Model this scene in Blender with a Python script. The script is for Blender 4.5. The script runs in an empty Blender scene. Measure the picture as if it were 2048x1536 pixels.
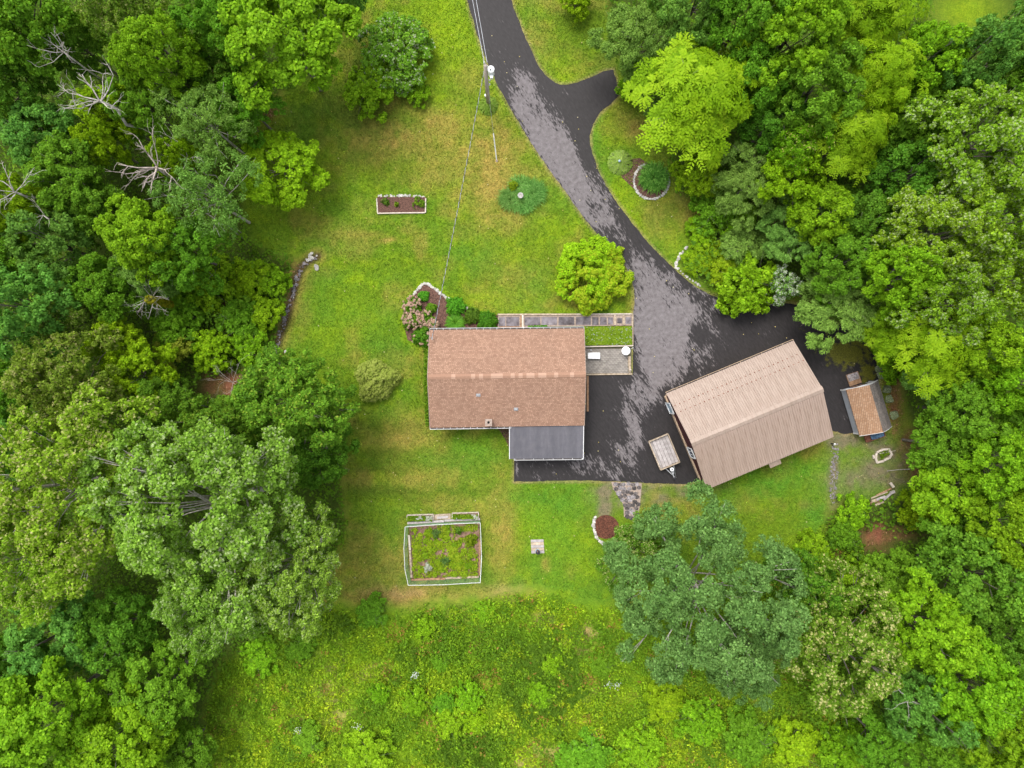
import bpy, bmesh, math, random
import numpy as np
from mathutils import Vector, Matrix
from mathutils.geometry import delaunay_2d_cdt
R_ = math.radians
random.seed(7)
rng = np.random.default_rng(11)

# ------------------------------------------------------------------ camera, sky, sun, exposure
HC, SC = 55.0, 0.04            # camera height, metres per photo pixel on the ground
scene = bpy.context.scene
col = scene.collection
cam_d = bpy.data.cameras.new('camera')
cam = bpy.data.objects.new('camera', cam_d); col.objects.link(cam)
cam.location = (0, 0, HC)
cam_d.sensor_fit = 'HORIZONTAL'
cam_d.angle = 2 * math.atan(1024 * SC / HC)
cam_d.clip_start = 0.5; cam_d.clip_end = 2000
scene.camera = cam

SUN_EL, SUN_AZ = R_(64), R_(-35)     # azimuth from +Y, clockwise positive: light comes from upper left
world = bpy.data.worlds.new('World'); scene.world = world; world.use_nodes = True
wn, wl = world.node_tree.nodes, world.node_tree.links
wn.clear()
sky = wn.new('ShaderNodeTexSky'); sky.sky_type = 'NISHITA'; sky.sun_disc = False
sky.sun_elevation = SUN_EL; sky.sun_rotation = SUN_AZ
sky.air_density = 1.0; sky.dust_density = 4.0; sky.ozone_density = 1.0
hs = wn.new('ShaderNodeHueSaturation'); hs.inputs['Saturation'].default_value = 0.30
bgn = wn.new('ShaderNodeBackground'); bgn.inputs['Strength'].default_value = 0.15
wo = wn.new('ShaderNodeOutputWorld')
wl.new(sky.outputs[0], hs.inputs['Color']); wl.new(hs.outputs[0], bgn.inputs['Color']); wl.new(bgn.outputs[0], wo.inputs['Surface'])
sun_d = bpy.data.lights.new('sun', 'SUN'); sun_d.energy = 0.9; sun_d.angle = R_(22); sun_d.color = (1.0, 0.96, 0.88)
sun = bpy.data.objects.new('sun', sun_d); col.objects.link(sun)
sd = Vector((math.sin(SUN_AZ) * math.cos(SUN_EL), math.cos(SUN_AZ) * math.cos(SUN_EL), math.sin(SUN_EL)))
sun.rotation_euler = sd.to_track_quat('Z', 'Y').to_euler()
vs = scene.view_settings
vs.view_transform = 'Standard'; vs.look = 'None'; vs.gamma = 1.0; vs.exposure = 1.07
try: vs.use_curve_mapping = False
except Exception: pass
scene.cycles.max_bounces = 6; scene.cycles.diffuse_bounces = 4; scene.cycles.glossy_bounces = 2
scene.cycles.transmission_bounces = 4; scene.cycles.transparent_max_bounces = 6
scene.cycles.use_denoising = True

# ------------------------------------------------------------------ helpers
def P(px, py, z=0.0):
    k = SC * (HC - z) / HC
    return Vector(((px - 1024) * k, (768 - py) * k, z))
def tag(o, label=None, cat=None, group=None, kind=None):
    if label: o['label'] = label
    if cat: o['category'] = cat
    if group: o['group'] = group
    if kind: o['kind'] = kind
    return o
OFF = {}
def thing(name, label, cat, loc=(0, 0, 0), group=None, kind=None):
    o = bpy.data.objects.new(name, None); col.objects.link(o)
    o.empty_display_size = 0.2
    o.location = loc; OFF[o.name] = Vector(loc)
    return tag(o, label, cat, group, kind)
def off(p): return OFF.get(p.name, Vector((0, 0, 0))) if p else Vector((0, 0, 0))

class MB:
    def __init__(s): s.v = []; s.f = []
    def add(s, v, f):
        n = len(s.v); s.v += [tuple(x) for x in v]; s.f += [tuple(i + n for i in q) for q in f]; return s
    def box(s, a, b):
        x0, y0, z0 = a; x1, y1, z1 = b
        return s.add([(x0,y0,z0),(x1,y0,z0),(x1,y1,z0),(x0,y1,z0),(x0,y0,z1),(x1,y0,z1),(x1,y1,z1),(x0,y1,z1)],
                     [(3,2,1,0),(4,5,6,7),(0,1,5,4),(1,2,6,5),(2,3,7,6),(3,0,4,7)])
    def slab(s, top, th):     # polygon of points, extruded straight down
        n = len(top); top = [Vector(t) for t in top]
        v = top + [t - Vector((0, 0, th)) for t in top]
        f = [tuple(range(n)), tuple(range(2*n-1, n-1, -1))]
        for i in range(n):
            j = (i+1) % n; f.append((i, i+n, j+n, j))
        return s.add(v, f)
    def bar(s, a, b, w, h, up=(0, 0, 1)):   # box along a-b, a and b on its centre line
        a, b = Vector(a), Vector(b); d = (b-a).normalized(); up = Vector(up)
        sd_ = d.cross(up)
        if sd_.length < 1e-4: sd_ = Vector((1, 0, 0))
        sd_.normalize(); u = sd_.cross(d).normalized()
        v = []
        for c in (a, b):
            for q, t in ((-1,-1),(1,-1),(1,1),(-1,1)):
                v.append(c + sd_*(q*w/2) + u*(t*h/2))
        return s.add(v, [(0,1,2,3),(7,6,5,4),(0,4,5,1),(1,5,6,2),(2,6,7,3),(3,7,4,0)])
    def tube(s, pts, rad, n=6, cap=True):
        pts = [Vector(p) for p in pts]
        if not hasattr(rad, '__len__'): rad = [rad]*len(pts)
        base = len(s.v); prev = None
        for i, p in enumerate(pts):
            d = (pts[min(i+1, len(pts)-1)] - pts[max(i-1, 0)]).normalized()
            x = d.cross(Vector((0.31, 0.17, 0.93))) if abs(d.z) < 0.95 else d.cross(Vector((1, 0, 0)))
            x.normalize(); y = d.cross(x)
            for k in range(n):
                t = 2*math.pi*k/n
                s.v.append(tuple(p + (x*math.cos(t) + y*math.sin(t))*rad[i]))
        for i in range(len(pts)-1):
            for k in range(n):
                a = base+i*n+k; b = base+i*n+(k+1) % n
                s.f.append((a, b, b+n, a+n))
        if cap:
            s.f.append(tuple(base+k for k in range(n))[::-1]); e = base+(len(pts)-1)*n
            s.f.append(tuple(e+k for k in range(n)))
        return s
    def lathe(s, c, prof, n=20):    # profile of (r, z)
        c = Vector(c); base = len(s.v)
        for r, z in prof:
            for k in range(n):
                t = 2*math.pi*k/n; s.v.append((c.x+r*math.cos(t), c.y+r*math.sin(t), c.z+z))
        for i in range(len(prof)-1):
            for k in range(n):
                a = base+i*n+k; b = base+i*n+(k+1) % n; s.f.append((a, b, b+n, a+n))
        s.f.append(tuple(base+k for k in range(n))[::-1]); e = base+(len(prof)-1)*n
        s.f.append(tuple(e+k for k in range(n)))
        return s
    def mesh(s, name, mat, origin=(0, 0, 0), smooth=False):
        o = Vector(origin)
        m = bpy.data.meshes.new(name)
        m.from_pydata([(x-o.x, y-o.y, z-o.z) for x, y, z in s.v], [], s.f)
        m.materials.append(mat)
        if smooth: m.polygons.foreach_set('use_smooth', [True]*len(m.polygons))
        m.update()
        return m
def obj(name, mb, mat, parent=None, smooth=False, bevel=0.0, label=None):
    """One mesh object built in world coordinates; becomes a part when it has a parent."""
    org = off(parent)
    m = mb.mesh(name, mat, org, smooth) if isinstance(mb, MB) else mb
    o = bpy.data.objects.new(name, m); col.objects.link(o)
    OFF[o.name] = org
    if parent: o.parent = parent
    if bevel:
        b = o.modifiers.new('bevel', 'BEVEL'); b.width = bevel; b.segments = 2; b.limit_method = 'ANGLE'
    if label: o['label'] = label
    return o
def piece(name, mesh, parent, wloc, rz=0.0, sc=(1, 1, 1), rx=0.0, ry=0.0):
    """A part placed by location; alike pieces share their mesh."""
    o = bpy.data.objects.new(name, mesh); col.objects.link(o)
    if parent: o.parent = parent
    o.location = Vector(wloc) - off(parent)
    o.rotation_euler = (rx, ry, rz); o.scale = sc
    return o

def np_mesh(name, V, F, mat, colr=None, smooth=False, extra=None):
    V = np.asarray(V, dtype=np.float32); F = np.asarray(F, dtype=np.int32)
    k = F.shape[1]
    m = bpy.data.meshes.new(name)
    m.vertices.add(len(V)); m.vertices.foreach_set('co', V.ravel())
    m.loops.add(F.size); m.loops.foreach_set('vertex_index', F.ravel())
    m.polygons.add(len(F))
    m.polygons.foreach_set('loop_start', np.arange(0, F.size, k, dtype=np.int32))
    if smooth: m.polygons.foreach_set('use_smooth', np.ones(len(F), dtype=bool))
    if colr is not None:
        a = m.color_attributes.new('col', 'FLOAT_COLOR', 'POINT')
        c4 = np.ones((len(V), 4), dtype=np.float32); c4[:, :3] = colr
        a.data.foreach_set('color', c4.ravel())
    m.materials.append(mat)
    m.update(); m.validate()
    return m

# value noise on arbitrary points
def _hash(ix, iy, seed):
    h = (ix.astype(np.int64)*374761393 + iy.astype(np.int64)*668265263 + seed*1442695041) & 0x7fffffff
    h = ((h ^ (h >> 13)) * 1274126177) & 0x7fffffff
    h = ((h ^ (h >> 16)) * 974126177) & 0x7fffffff
    return ((h >> 7) & 0xffff) / 65535.0
def vnoise(x, y, seed=0):
    ix = np.floor(x); iy = np.floor(y); fx = x-ix; fy = y-iy
    fx = fx*fx*(3-2*fx); fy = fy*fy*(3-2*fy)
    a = _hash(ix, iy, seed); b = _hash(ix+1, iy, seed); c = _hash(ix, iy+1, seed); d = _hash(ix+1, iy+1, seed)
    return (a*(1-fx)+b*fx)*(1-fy)+(c*(1-fx)+d*fx)*fy
def fbm(x, y, sc, seed=0, octv=4):
    t = 0; amp = 1; tot = 0
    for i in range(octv):
        t = t+amp*vnoise(x/sc+13.7*i, y/sc-7.1*i, seed+i*17); tot += amp; amp *= 0.55; sc *= 0.48
    return t/tot
def inpoly(x, y, poly):
    r = np.zeros(x.shape, dtype=bool); n = len(poly)
    for i in range(n):
        x0, y0 = poly[i]; x1, y1 = poly[(i+1) % n]
        if y0 == y1: continue
        c = ((y0 > y) != (y1 > y)) & (x < (x1-x0)*(y-y0)/(y1-y0)+x0)
        r ^= c
    return r
def dist_line(x, y, pts, closed=False):
    d = np.full(x.shape, 1e9); tt = np.zeros(x.shape); n = len(pts)
    for i in range(n if closed else n-1):
        x0, y0 = pts[i][:2]; x1, y1 = pts[(i+1) % n][:2]
        L = (x1-x0)**2+(y1-y0)**2+1e-9
        t = np.clip(((x-x0)*(x1-x0)+(y-y0)*(y1-y0))/L, 0, 1)
        dd = np.hypot(x-x0-t*(x1-x0), y-y0-t*(y1-y0))
        k = dd < d; tt = np.where(k, i+t, tt); d = np.where(k, dd, d)
    return d, tt
def resample(pts, step):
    out = [pts[0]]; acc = 0.0
    for (x0, y0), (x1, y1) in zip(pts[:-1], pts[1:]):
        L = math.hypot(x1-x0, y1-y0); s_ = step-acc
        while s_ <= L:
            out.append((x0+(x1-x0)*s_/L, y0+(y1-y0)*s_/L)); s_ += step
        acc = L-(s_-step)
    return out
def smoothline(pts, it=2):
    for _ in range(it):
        q = [pts[0]]
        for a, b in zip(pts[:-1], pts[1:]):
            q += [(a[0]*.75+b[0]*.25, a[1]*.75+b[1]*.25), (a[0]*.25+b[0]*.75, a[1]*.25+b[1]*.75)]
        pts = q+[pts[-1]]
    return pts

# ------------------------------------------------------------------ materials
def nodes(name):
    m = bpy.data.materials.new(name); m.use_nodes = True
    n, l = m.node_tree.nodes, m.node_tree.links
    return m, n, l, n['Principled BSDF']
def ramp(n, l, src, stops):
    r = n.new('ShaderNodeValToRGB'); e = r.color_ramp.elements
    e[0].position, e[0].color = stops[0][0], (*stops[0][1], 1)
    e[1].position, e[1].color = stops[-1][0], (*stops[-1][1], 1)
    for p, c in stops[1:-1]:
        k = e.new(p); k.color = (*c, 1)
    l.new(src, r.inputs[0]); return r.outputs[0]
def noise(n, l, scale, detail=4, stretch=None, rot=0.0, rough=0.55, coord='Object'):
    tc = n.new('ShaderNodeTexCoord'); mp = n.new('ShaderNodeMapping')
    if rot: mp.vector_type = 'TEXTURE'
    if stretch: mp.inputs['Scale'].default_value = tuple(1/q for q in stretch) if rot else stretch
    mp.inputs['Rotation'].default_value = (0, 0, rot)
    t = n.new('ShaderNodeTexNoise'); t.inputs['Scale'].default_value = scale; t.inputs['Detail'].default_value = detail
    t.inputs['Roughness'].default_value = rough
    l.new(tc.outputs[coord], mp.inputs[0]); l.new(mp.outputs[0], t.inputs[0])
    return t.outputs['Fac']
def mixc(n, l, fac, a, b, mode='MIX'):
    m = n.new('ShaderNodeMix'); m.data_type = 'RGBA'; m.blend_type = mode
    for s_, v in ((m.inputs['Factor'], fac), (m.inputs['A'], a), (m.inputs['B'], b)):
        if hasattr(v, 'is_output') or isinstance(v, bpy.types.NodeSocket): l.new(v, s_)
        elif isinstance(v, (int, float)): s_.default_value = v
        else: s_.default_value = (*v, 1)
    return m.outputs['Result']
def math_(n, l, op, a, b=0.0):
    m = n.new('ShaderNodeMath'); m.operation = op
    for s_, v in ((m.inputs[0], a), (m.inputs[1], b)):
        if isinstance(v, (int, float)): s_.default_value = v
        else: l.new(v, s_)
    return m.outputs[0]
def bump(n, l, b, h, strength, dist=0.05):
    k = n.new('ShaderNodeBump'); k.inputs['Strength'].default_value = strength; k.inputs['Distance'].default_value = dist
    l.new(h, k.inputs['Height']); l.new(k.outputs[0], b.inputs['Normal'])
def rndval(n, l, c, amt, hue=0.0):
    oi = n.new('ShaderNodeObjectInfo'); h = n.new('ShaderNodeHueSaturation')
    mr = n.new('ShaderNodeMapRange'); mr.inputs['To Min'].default_value = 1-amt; mr.inputs['To Max'].default_value = 1+amt
    l.new(oi.outputs['Random'], mr.inputs[0]); l.new(mr.outputs[0], h.inputs['Value'])
    if hue:
        m2 = n.new('ShaderNodeMath'); m2.operation = 'MULTIPLY_ADD'; f = n.new('ShaderNodeMath'); f.operation = 'FRACT'
        m3 = n.new('ShaderNodeMath'); m3.operation = 'MULTIPLY'; m3.inputs[1].default_value = 7.31
        l.new(oi.outputs['Random'], m3.inputs[0]); l.new(m3.outputs[0], f.inputs[0]); l.new(f.outputs[0], m2.inputs[0])
        m2.inputs[1].default_value = 2*hue; m2.inputs[2].default_value = 0.5-hue
        l.new(m2.outputs[0], h.inputs['Hue'])
    l.new(c, h.inputs['Color']); return h.outputs[0]
def pm(name, c1, c2, scale=4.0, rough=0.8, bmp=0.3, bscale=None, rnd=0.0, stretch=None, spec=0.3, metal=0.0, detail=5, rot=0.0, lo=.35, hi=.65):
    m, n, l, b = nodes(name)
    f = noise(n, l, scale, detail, stretch, rot)
    c = ramp(n, l, f, [(lo, c1), (hi, c2)])
    if rnd: c = rndval(n, l, c, rnd)
    l.new(c, b.inputs['Base Color'])
    b.inputs['Roughness'].default_value = rough; b.inputs['Metallic'].default_value = metal
    b.inputs['Specular IOR Level'].default_value = spec
    if bmp: bump(n, l, b, noise(n, l, bscale or scale*4, 4, stretch, rot), bmp, 0.03)
    return m
def leafmat(name, trans=0.42, rough=0.6, vv=0.12, hue=0.010, spec=0.12):
    m, n, l, b = nodes(name)
    at = n.new('ShaderNodeAttribute'); at.attribute_name = 'col'
    c = rndval(n, l, at.outputs['Color'], vv, hue)
    l.new(c, b.inputs['Base Color']); b.inputs['Roughness'].default_value = rough
    b.inputs['Specular IOR Level'].default_value = spec
    t = n.new('ShaderNodeBsdfTranslucent'); tc = mixc(n, l, 0.5, c, (0.30, 0.42, 0.02)); l.new(c, t.inputs['Color'])
    l.new(tc, t.inputs['Color'])
    mx = n.new('ShaderNodeMixShader'); mx.inputs[0].default_value = trans
    o = n['Material Output']
    l.new(b.outputs[0], mx.inputs[1]); l.new(t.outputs[0], mx.inputs[2]); l.new(mx.outputs[0], o.inputs['Surface'])
    return m
M = {}
M['leaf'] = leafmat('leaf')
M['grass'] = leafmat('grass_blade', 0.25, 0.6, 0.0, 0.0, 0.2)
M['petal'] = leafmat('petal', 0.2, 0.6, 0.05, 0.0, 0.2)
M['bark'] = pm('bark', (.10, .085, .07), (.22, .19, .165), 6, .9, .5, stretch=(1, 1, .25))
M['deadwood'] = pm('dead_wood', (.30, .26, .23), (.55, .51, .47), 5, .85, .3, rnd=.12)
M['deadbrown'] = pm('dead_wood_brown', (.24, .19, .16), (.44, .38, .34), 5, .85, .3, rnd=.12)
M['stone'] = pm('pale_stone', (.30, .28, .25), (.58, .56, .52), 7, .85, .5, rnd=.25)
M['stone_grey'] = pm('grey_stone', (.10, .09, .09), (.32, .29, .30), 9, .75, .5, rnd=.3)
M['stone_lichen'] = pm('lichen_stone', (.10, .13, .055), (.36, .40, .24), 7, .9, .5, rnd=.15, lo=.42, hi=.7)
M['mulch'] = pm('mulch', (.035, .017, .013), (.19, .10, .075), 14, .95, .8, 40, detail=8)
M['mulch_red'] = pm('red_mulch', (.035, .012, .008), (.17, .065, .038), 12, .95, .8, 40, detail=8)
M['timber'] = pm('weathered_timber', (.26, .20, .14), (.50, .41, .31), 5, .85, .4, stretch=(1, 1, 1), rnd=.15)
M['timber_brown'] = pm('brown_timber', (.20, .11, .06), (.36, .22, .13), 5, .85, .4, rnd=.15)
M['timber_pale'] = pm('pale_timber', (.43, .37, .31), (.60, .53, .45), 6, .8, .3, rnd=.08)
M['plank'] = pm('grey_plank', (.30, .27, .265), (.42, .39, .385), 5, .85, .4, rnd=.16)
M['concrete'] = pm('pinkish_concrete', (.24, .185, .15), (.38, .305, .255), 8, .9, .3)
M['bluestone'] = pm('bluestone', (.045, .033, .037), (.20, .18, .20), 2.6, .6, .25, rnd=.22, detail=6, lo=.3, hi=.7)
M['paver'] = pm('grey_paver', (.19, .17, .15), (.33, .305, .28), 4, .85, .3, rnd=.2)
M['sand'] = pm('joint_sand', (.09, .085, .05), (.16, .14, .10), 8, .95, .3)
M['white'] = pm('white_paint', (.58, .58, .58), (.68, .68, .68), 5, .45, 0)
M['white_plastic'] = pm('white_plastic', (.82, .83, .84), (.86, .86, .87), 3, .35, 0, spec=.5)
M['lilac'] = pm('pale_lilac_plastic', (.45, .40, .47), (.58, .52, .58), 8, .5, 0)
M['black'] = pm('black_void', (.006, .006, .006), (.012, .012, .012), 5, .9, 0)
M['gutter_in'] = pm('gutter_shade', (.05, .045, .04), (.12, .10, .09), 6, .8, 0)
M['darkmetal'] = pm('dark_metal', (.03, .03, .035), (.07, .07, .08), 8, .5, .1, metal=.6)
M['galv'] = pm('galvanised_steel', (.34, .35, .36), (.50, .51, .53), 9, .45, .1, metal=.7)
M['flag'] = pm('dark_flagstone', (.030, .026, .026), (.15, .13, .125), 7, .8, .4, rnd=.35)
M['greysiding'] = pm('grey_siding', (.42, .44, .49), (.50, .53, .58), 2, .6, .1)
M['tan'] = pm('tan_siding', (.42, .30, .20), (.52, .39, .27), 5, .7, .1)
M['maroon'] = pm('maroon_siding', (.045, .012, .014), (.075, .022, .024), 4, .7, .1)
M['housewall'] = pm('cream_siding', (.48, .42, .34), (.56, .50, .42), 4, .7, .1)
M['blueglass'] = pm('pale_blue_pane', (.30, .42, .50), (.46, .58, .66), 6, .12, 0, spec=.6)
M['darkglass'] = pm('dark_pane', (.03, .04, .07), (.07, .09, .14), 6, .1, 0, spec=.6)
M['green_wire'] = pm('green_coated_wire', (.13, .25, .13), (.19, .33, .18), 6, .5, 0)
M['soil'] = pm('garden_soil', (.13, .075, .05), (.28, .18, .13), 6, .95, .7, 30, detail=7)
M['polewood'] = pm('pole_wood', (.34, .28, .24), (.52, .45, .40), 6, .9, .4, stretch=(3, 3, .3))
M['wire_w'] = pm('pale_wire', (.34, .35, .38), (.46, .47, .50), 6, .5, 0)
M['wire_k'] = pm('dark_wire', (.03, .03, .04), (.06, .06, .07), 6, .6, 0)
M['chimney'] = pm('chimney_block', (.34, .29, .26), (.48, .42, .39), 10, .9, .4)
M['tarp'] = pm('blue_tarp', (.03, .07, .14), (.12, .22, .34), 6, .5, .3)
M['rust'] = pm('rusty_steel', (.14, .05, .03), (.30, .13, .08), 9, .8, .3)
M['tyre'] = pm('tyre_rubber', (.012, .012, .012), (.025, .025, .025), 9, .8, .2)

def shingle(name, ca, cb, mort, tint, bw=.26, rh=.115, rot=0.0):
    m, n, l, b = nodes(name)
    tc = n.new('ShaderNodeTexCoord'); mp = n.new('ShaderNodeMapping'); mp.inputs['Rotation'].default_value = (0, 0, rot)
    br = n.new('ShaderNodeTexBrick'); l.new(tc.outputs['Object'], mp.inputs[0]); l.new(mp.outputs[0], br.inputs['Vector'])
    br.inputs['Color1'].default_value = (*ca, 1); br.inputs['Color2'].default_value = (*cb, 1); br.inputs['Mortar'].default_value = (*mort, 1)
    br.inputs['Scale'].default_value = 1.0; br.inputs['Brick Width'].default_value = bw; br.inputs['Row Height'].default_value = rh
    br.inputs['Mortar Size'].default_value = .014; br.inputs['Mortar Smooth'].default_value = .3; br.inputs['Bias'].default_value = .05
    br.offset = .43; br.squash = .8; br.squash_frequency = 3
    big = ramp(n, l, noise(n, l, .8, 5), [(.3, (.93, .93, .93)), (.7, (1.06, 1.05, 1.04))])
    fine = ramp(n, l, noise(n, l, 28, 3), [(.3, (.86, .86, .86)), (.7, (1.12, 1.12, 1.12))])
    c = mixc(n, l, 1.0, br.outputs['Color'], big, 'MULTIPLY'); c = mixc(n, l, 1.0, c, fine, 'MULTIPLY')
    c = mixc(n, l, .0, c, tint)
    l.new(c, b.inputs['Base Color']); b.inputs['Roughness'].default_value = .9; b.inputs['Specular IOR Level'].default_value = .2
    bump(n, l, b, br.outputs['Fac'], -.4, .01)
    return m
M['shingle'] = shingle('tan_shingles', (.375, .238, .170), (.250, .148, .102), (.19, .108, .075), (.4, .3, .2), bw=.18, rh=.105)
M['shingle_orange'] = shingle('orange_shingles', (.40, .265, .175), (.31, .18, .105), (.22, .125, .08), (.4, .3, .2), rot=R_(90))
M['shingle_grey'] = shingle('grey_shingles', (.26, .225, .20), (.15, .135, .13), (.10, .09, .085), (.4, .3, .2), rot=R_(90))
M['cap_light'] = pm('light_ridge_shingle', (.37, .235, .17), (.42, .27, .195), 20, .9, .2)
M['cap_dark'] = pm('dark_ridge_shingle', (.27, .155, .105), (.32, .19, .13), 20, .9, .2)

def membrane():
    m, n, l, b = nodes('grey_membrane')
    s1 = noise(n, l, 1.3, 4, (1.6, .12, 1)); s2 = noise(n, l, 5, 4, (1, .4, 1)); s3 = noise(n, l, 60, 2)
    c = ramp(n, l, s1, [(.3, (.050, .049, .062)), (.5, (.078, .075, .090)), (.72, (.135, .128, .148))])
    c = mixc(n, l, .5, c, ramp(n, l, s2, [(.35, (.058, .058, .075)), (.7, (.11, .105, .118))]))
    c = mixc(n, l, .25, c, ramp(n, l, s3, [(.3, (.035, .035, .04)), (.7, (.15, .145, .155))]))
    l.new(c, b.inputs['Base Color']); b.inputs['Roughness'].default_value = .7
    return m
M['membrane'] = membrane()
def metalroof(name, ca, cb):
    m, n, l, b = nodes(name)
    big = noise(n, l, .7, 5); st = noise(n, l, 3.0, 5, (3.0, .07, 1), R_(22.5)); sp = noise(n, l, 16, 4, (1, .4, 1), R_(22.5))
    c = ramp(n, l, big, [(.3, ca), (.7, cb)])
    c = mixc(n, l, ramp(n, l, st, [(.46, (0, 0, 0)), (.80, (.7, .7, .7))]), c, (.20, .135, .10))
    c = mixc(n, l, ramp(n, l, sp, [(.66, (0, 0, 0)), (.76, (.7, .7, .7))]), c, (.12, .085, .065))
    l.new(c, b.inputs['Base Color']); b.inputs['Roughness'].default_value = .55; b.inputs['Specular IOR Level'].default_value = .4
    return m
M['metalroof'] = metalroof('beige_metal_roof', (.300, .228, .184), (.355, .276, .228))
M['metalroof_b'] = metalroof('beige_metal_roof_paler', (.325, .242, .196), (.385, .293, .242))  # slightly paler than the north-west slope's colour

def asphalt():
    m, n, l, b = nodes('asphalt')
    at = n.new('ShaderNodeAttribute'); at.attribute_name = 'col'
    sx = n.new('ShaderNodeSeparateColor'); l.new(at.outputs['Color'], sx.inputs[0])
    n1 = noise(n, l, 1.2, 6, (1.0, .26, 1), R_(32), .66); n2 = noise(n, l, 8.0, 6, (1, .28, 1), R_(32), .7); n3 = noise(n, l, 70, 2)
    v = math_(n, l, 'ADD', sx.outputs[0], math_(n, l, 'MULTIPLY', math_(n, l, 'SUBTRACT', n1, .5), 1.35))
    v = math_(n, l, 'ADD', v, math_(n, l, 'MULTIPLY', math_(n, l, 'SUBTRACT', n2, .5), 1.5))
    dry = ramp(n, l, v, [(.43, (0, 0, 0)), (.50, (.5, .5, .5)), (.57, (1, 1, 1))])
    cw = ramp(n, l, n2, [(.3, (.018, .016, .0165)), (.7, (.034, .0305, .0315))])
    cd = ramp(n, l, noise(n, l, 3.2, 6), [(.3, (.118, .105, .107)), (.7, (.188, .171, .176))])
    c = mixc(n, l, dry, cw, cd)
    gr = ramp(n, l, n3, [(.3, (.72, .72, .72)), (.7, (1.28, 1.28, 1.28))]); c = mixc(n, l, 1.0, c, gr, 'MULTIPLY')
    mv = math_(n, l, 'ADD', sx.outputs[1], math_(n, l, 'MULTIPLY', math_(n, l, 'SUBTRACT', noise(n, l, 2.2, 6), .5), 1.5))
    mo = ramp(n, l, mv, [(.47, (0, 0, 0)), (.72, (.85, .85, .85))])
    c = mixc(n, l, mo, c, ramp(n, l, noise(n, l, 14, 4), [(.3, (.06, .07, .008)), (.7, (.19, .18, .02))]))
    l.new(c, b.inputs['Base Color'])
    rr = mixc(n, l, dry, (.5, .5, .5), (.9, .9, .9)); l.new(rr, b.inputs['Roughness'])
    b.inputs['Specular IOR Level'].default_value = .16
    bump(n, l, b, n3, .25, .01)
    return m
M['asphalt'] = asphalt()
def groundmat():
    m, n, l, b = nodes('ground_cover')
    at = n.new('ShaderNodeAttribute'); at.attribute_name = 'col'
    f1 = noise(n, l, 9, 5, None, 0, .65); f2 = noise(n, l, 34, 4, None, 0, .6); f3 = noise(n, l, 2.2, 5)
    c = mixc(n, l, 1.0, at.outputs['Color'], ramp(n, l, f1, [(.25, (.58, .64, .6)), (.5, (1, 1, 1)), (.75, (1.48, 1.34, 1.4))]), 'MULTIPLY')
    c = mixc(n, l, 1.0, c, ramp(n, l, f2, [(.25, (.6, .62, .6)), (.75, (1.42, 1.38, 1.4))]), 'MULTIPLY')
    c = mixc(n, l, 1.0, c, ramp(n, l, f3, [(.3, (.82, .88, .84)), (.7, (1.22, 1.10, 1.15))]), 'MULTIPLY')
    l.new(c, b.inputs['Base Color']); b.inputs['Roughness'].default_value = .95; b.inputs['Specular IOR Level'].default_value = .1
    bump(n, l, b, f2, .6, .05)
    return m
M['ground'] = groundmat()

# ------------------------------------------------------------------ the setting: ground, driveway
DRIVE = ([(926,-40)] + smoothline([(930,-20),(945,40),(965,100),(985,150),(1008,195),(1035,240),(1065,290),(1095,335),(1125,375),(1160,425),(1195,470),(1228,500),(1252,530),(1267,572),(1270,600),(1266,627)], 1)
 + [(1266,690),(1265,750),(1160,750),(1160,846),(1029,846),(1028,963),(1100,962),(1190,961),(1300,966),(1368,969),(1395,962),(1420,962),(1480,930),(1660,860),(1690,868),(1740,862),(1762,800)]
 + smoothline([(1757,760),(1752,720),(1735,690),(1700,662),(1655,638),(1610,613),(1570,606),(1530,601),(1480,600),(1440,597),(1400,580),(1370,558),(1345,535),(1320,510),(1290,480),(1260,440),(1230,400),(1205,360),(1190,325),(1180,290),(1180,265),(1190,240),(1205,220),(1225,205),(1238,190)], 1)
 + [(1233,165),(1226,139)] + smoothline([(1220,140),(1200,145),(1170,160),(1140,170),(1115,168),(1095,155),(1075,130),(1060,95),(1040,50),(1015,-20)], 1) + [(1008,-40)])
FOREST_L = [(-900,-900),(730,-900),(722,0),(700,60),(650,150),(560,195),(524,215),(512,280),(498,330),(495,420),(515,480),(560,505),(598,520),(585,570),(566,640),(542,715),(580,745),(690,790),(705,850),(690,960),(700,1060),(660,1150),(640,1200),(560,1270),(450,1330),(415,1420),(420,1536),(430,2400),(-900,2400)]
FOREST_R = [(3000,-900),(1200,-900),(1208,20),(1225,120),(1255,185),(1320,235),(1345,290),(1330,330),(1350,400),(1430,400),(1380,480),(1370,500),(1356,535),(1400,572),(1440,592),(1530,596),(1610,606),(1700,655),(1756,712),(1790,770),(1812,850),(1832,910),(1812,975),(1740,1000),(1650,1020),(1640,1080),(1590,1130),(1560,1300),(1600,1420),(1720,1536),(1730,2400),(3000,2400)]
MEADOW = [(640,1190),(690,1198),(730,1215),(800,1212),(850,1196),(960,1190),(1010,1172),(1080,1165),(1140,1195),(1215,1200),(1300,1190),(1600,1120),(1640,1050),(1700,1030),(1760,1200),(1740,2400),(400,2400),(415,1420),(450,1330),(560,1270)]
DITCH = smoothline([(634,512),(612,524),(598,540),(590,570),(577,620),(562,665),(548,705),(540,735)], 2)
FBED = [(816,599),(825,592),(834,581),(840,572),(850,567),(860,570),(873,579),(883,588),(893,595),(902,603),(926,613),(942,621),(955,629),(970,632),(997,630),(997,668),(845,668),(842,690),(815,680),(806,640)]

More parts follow.
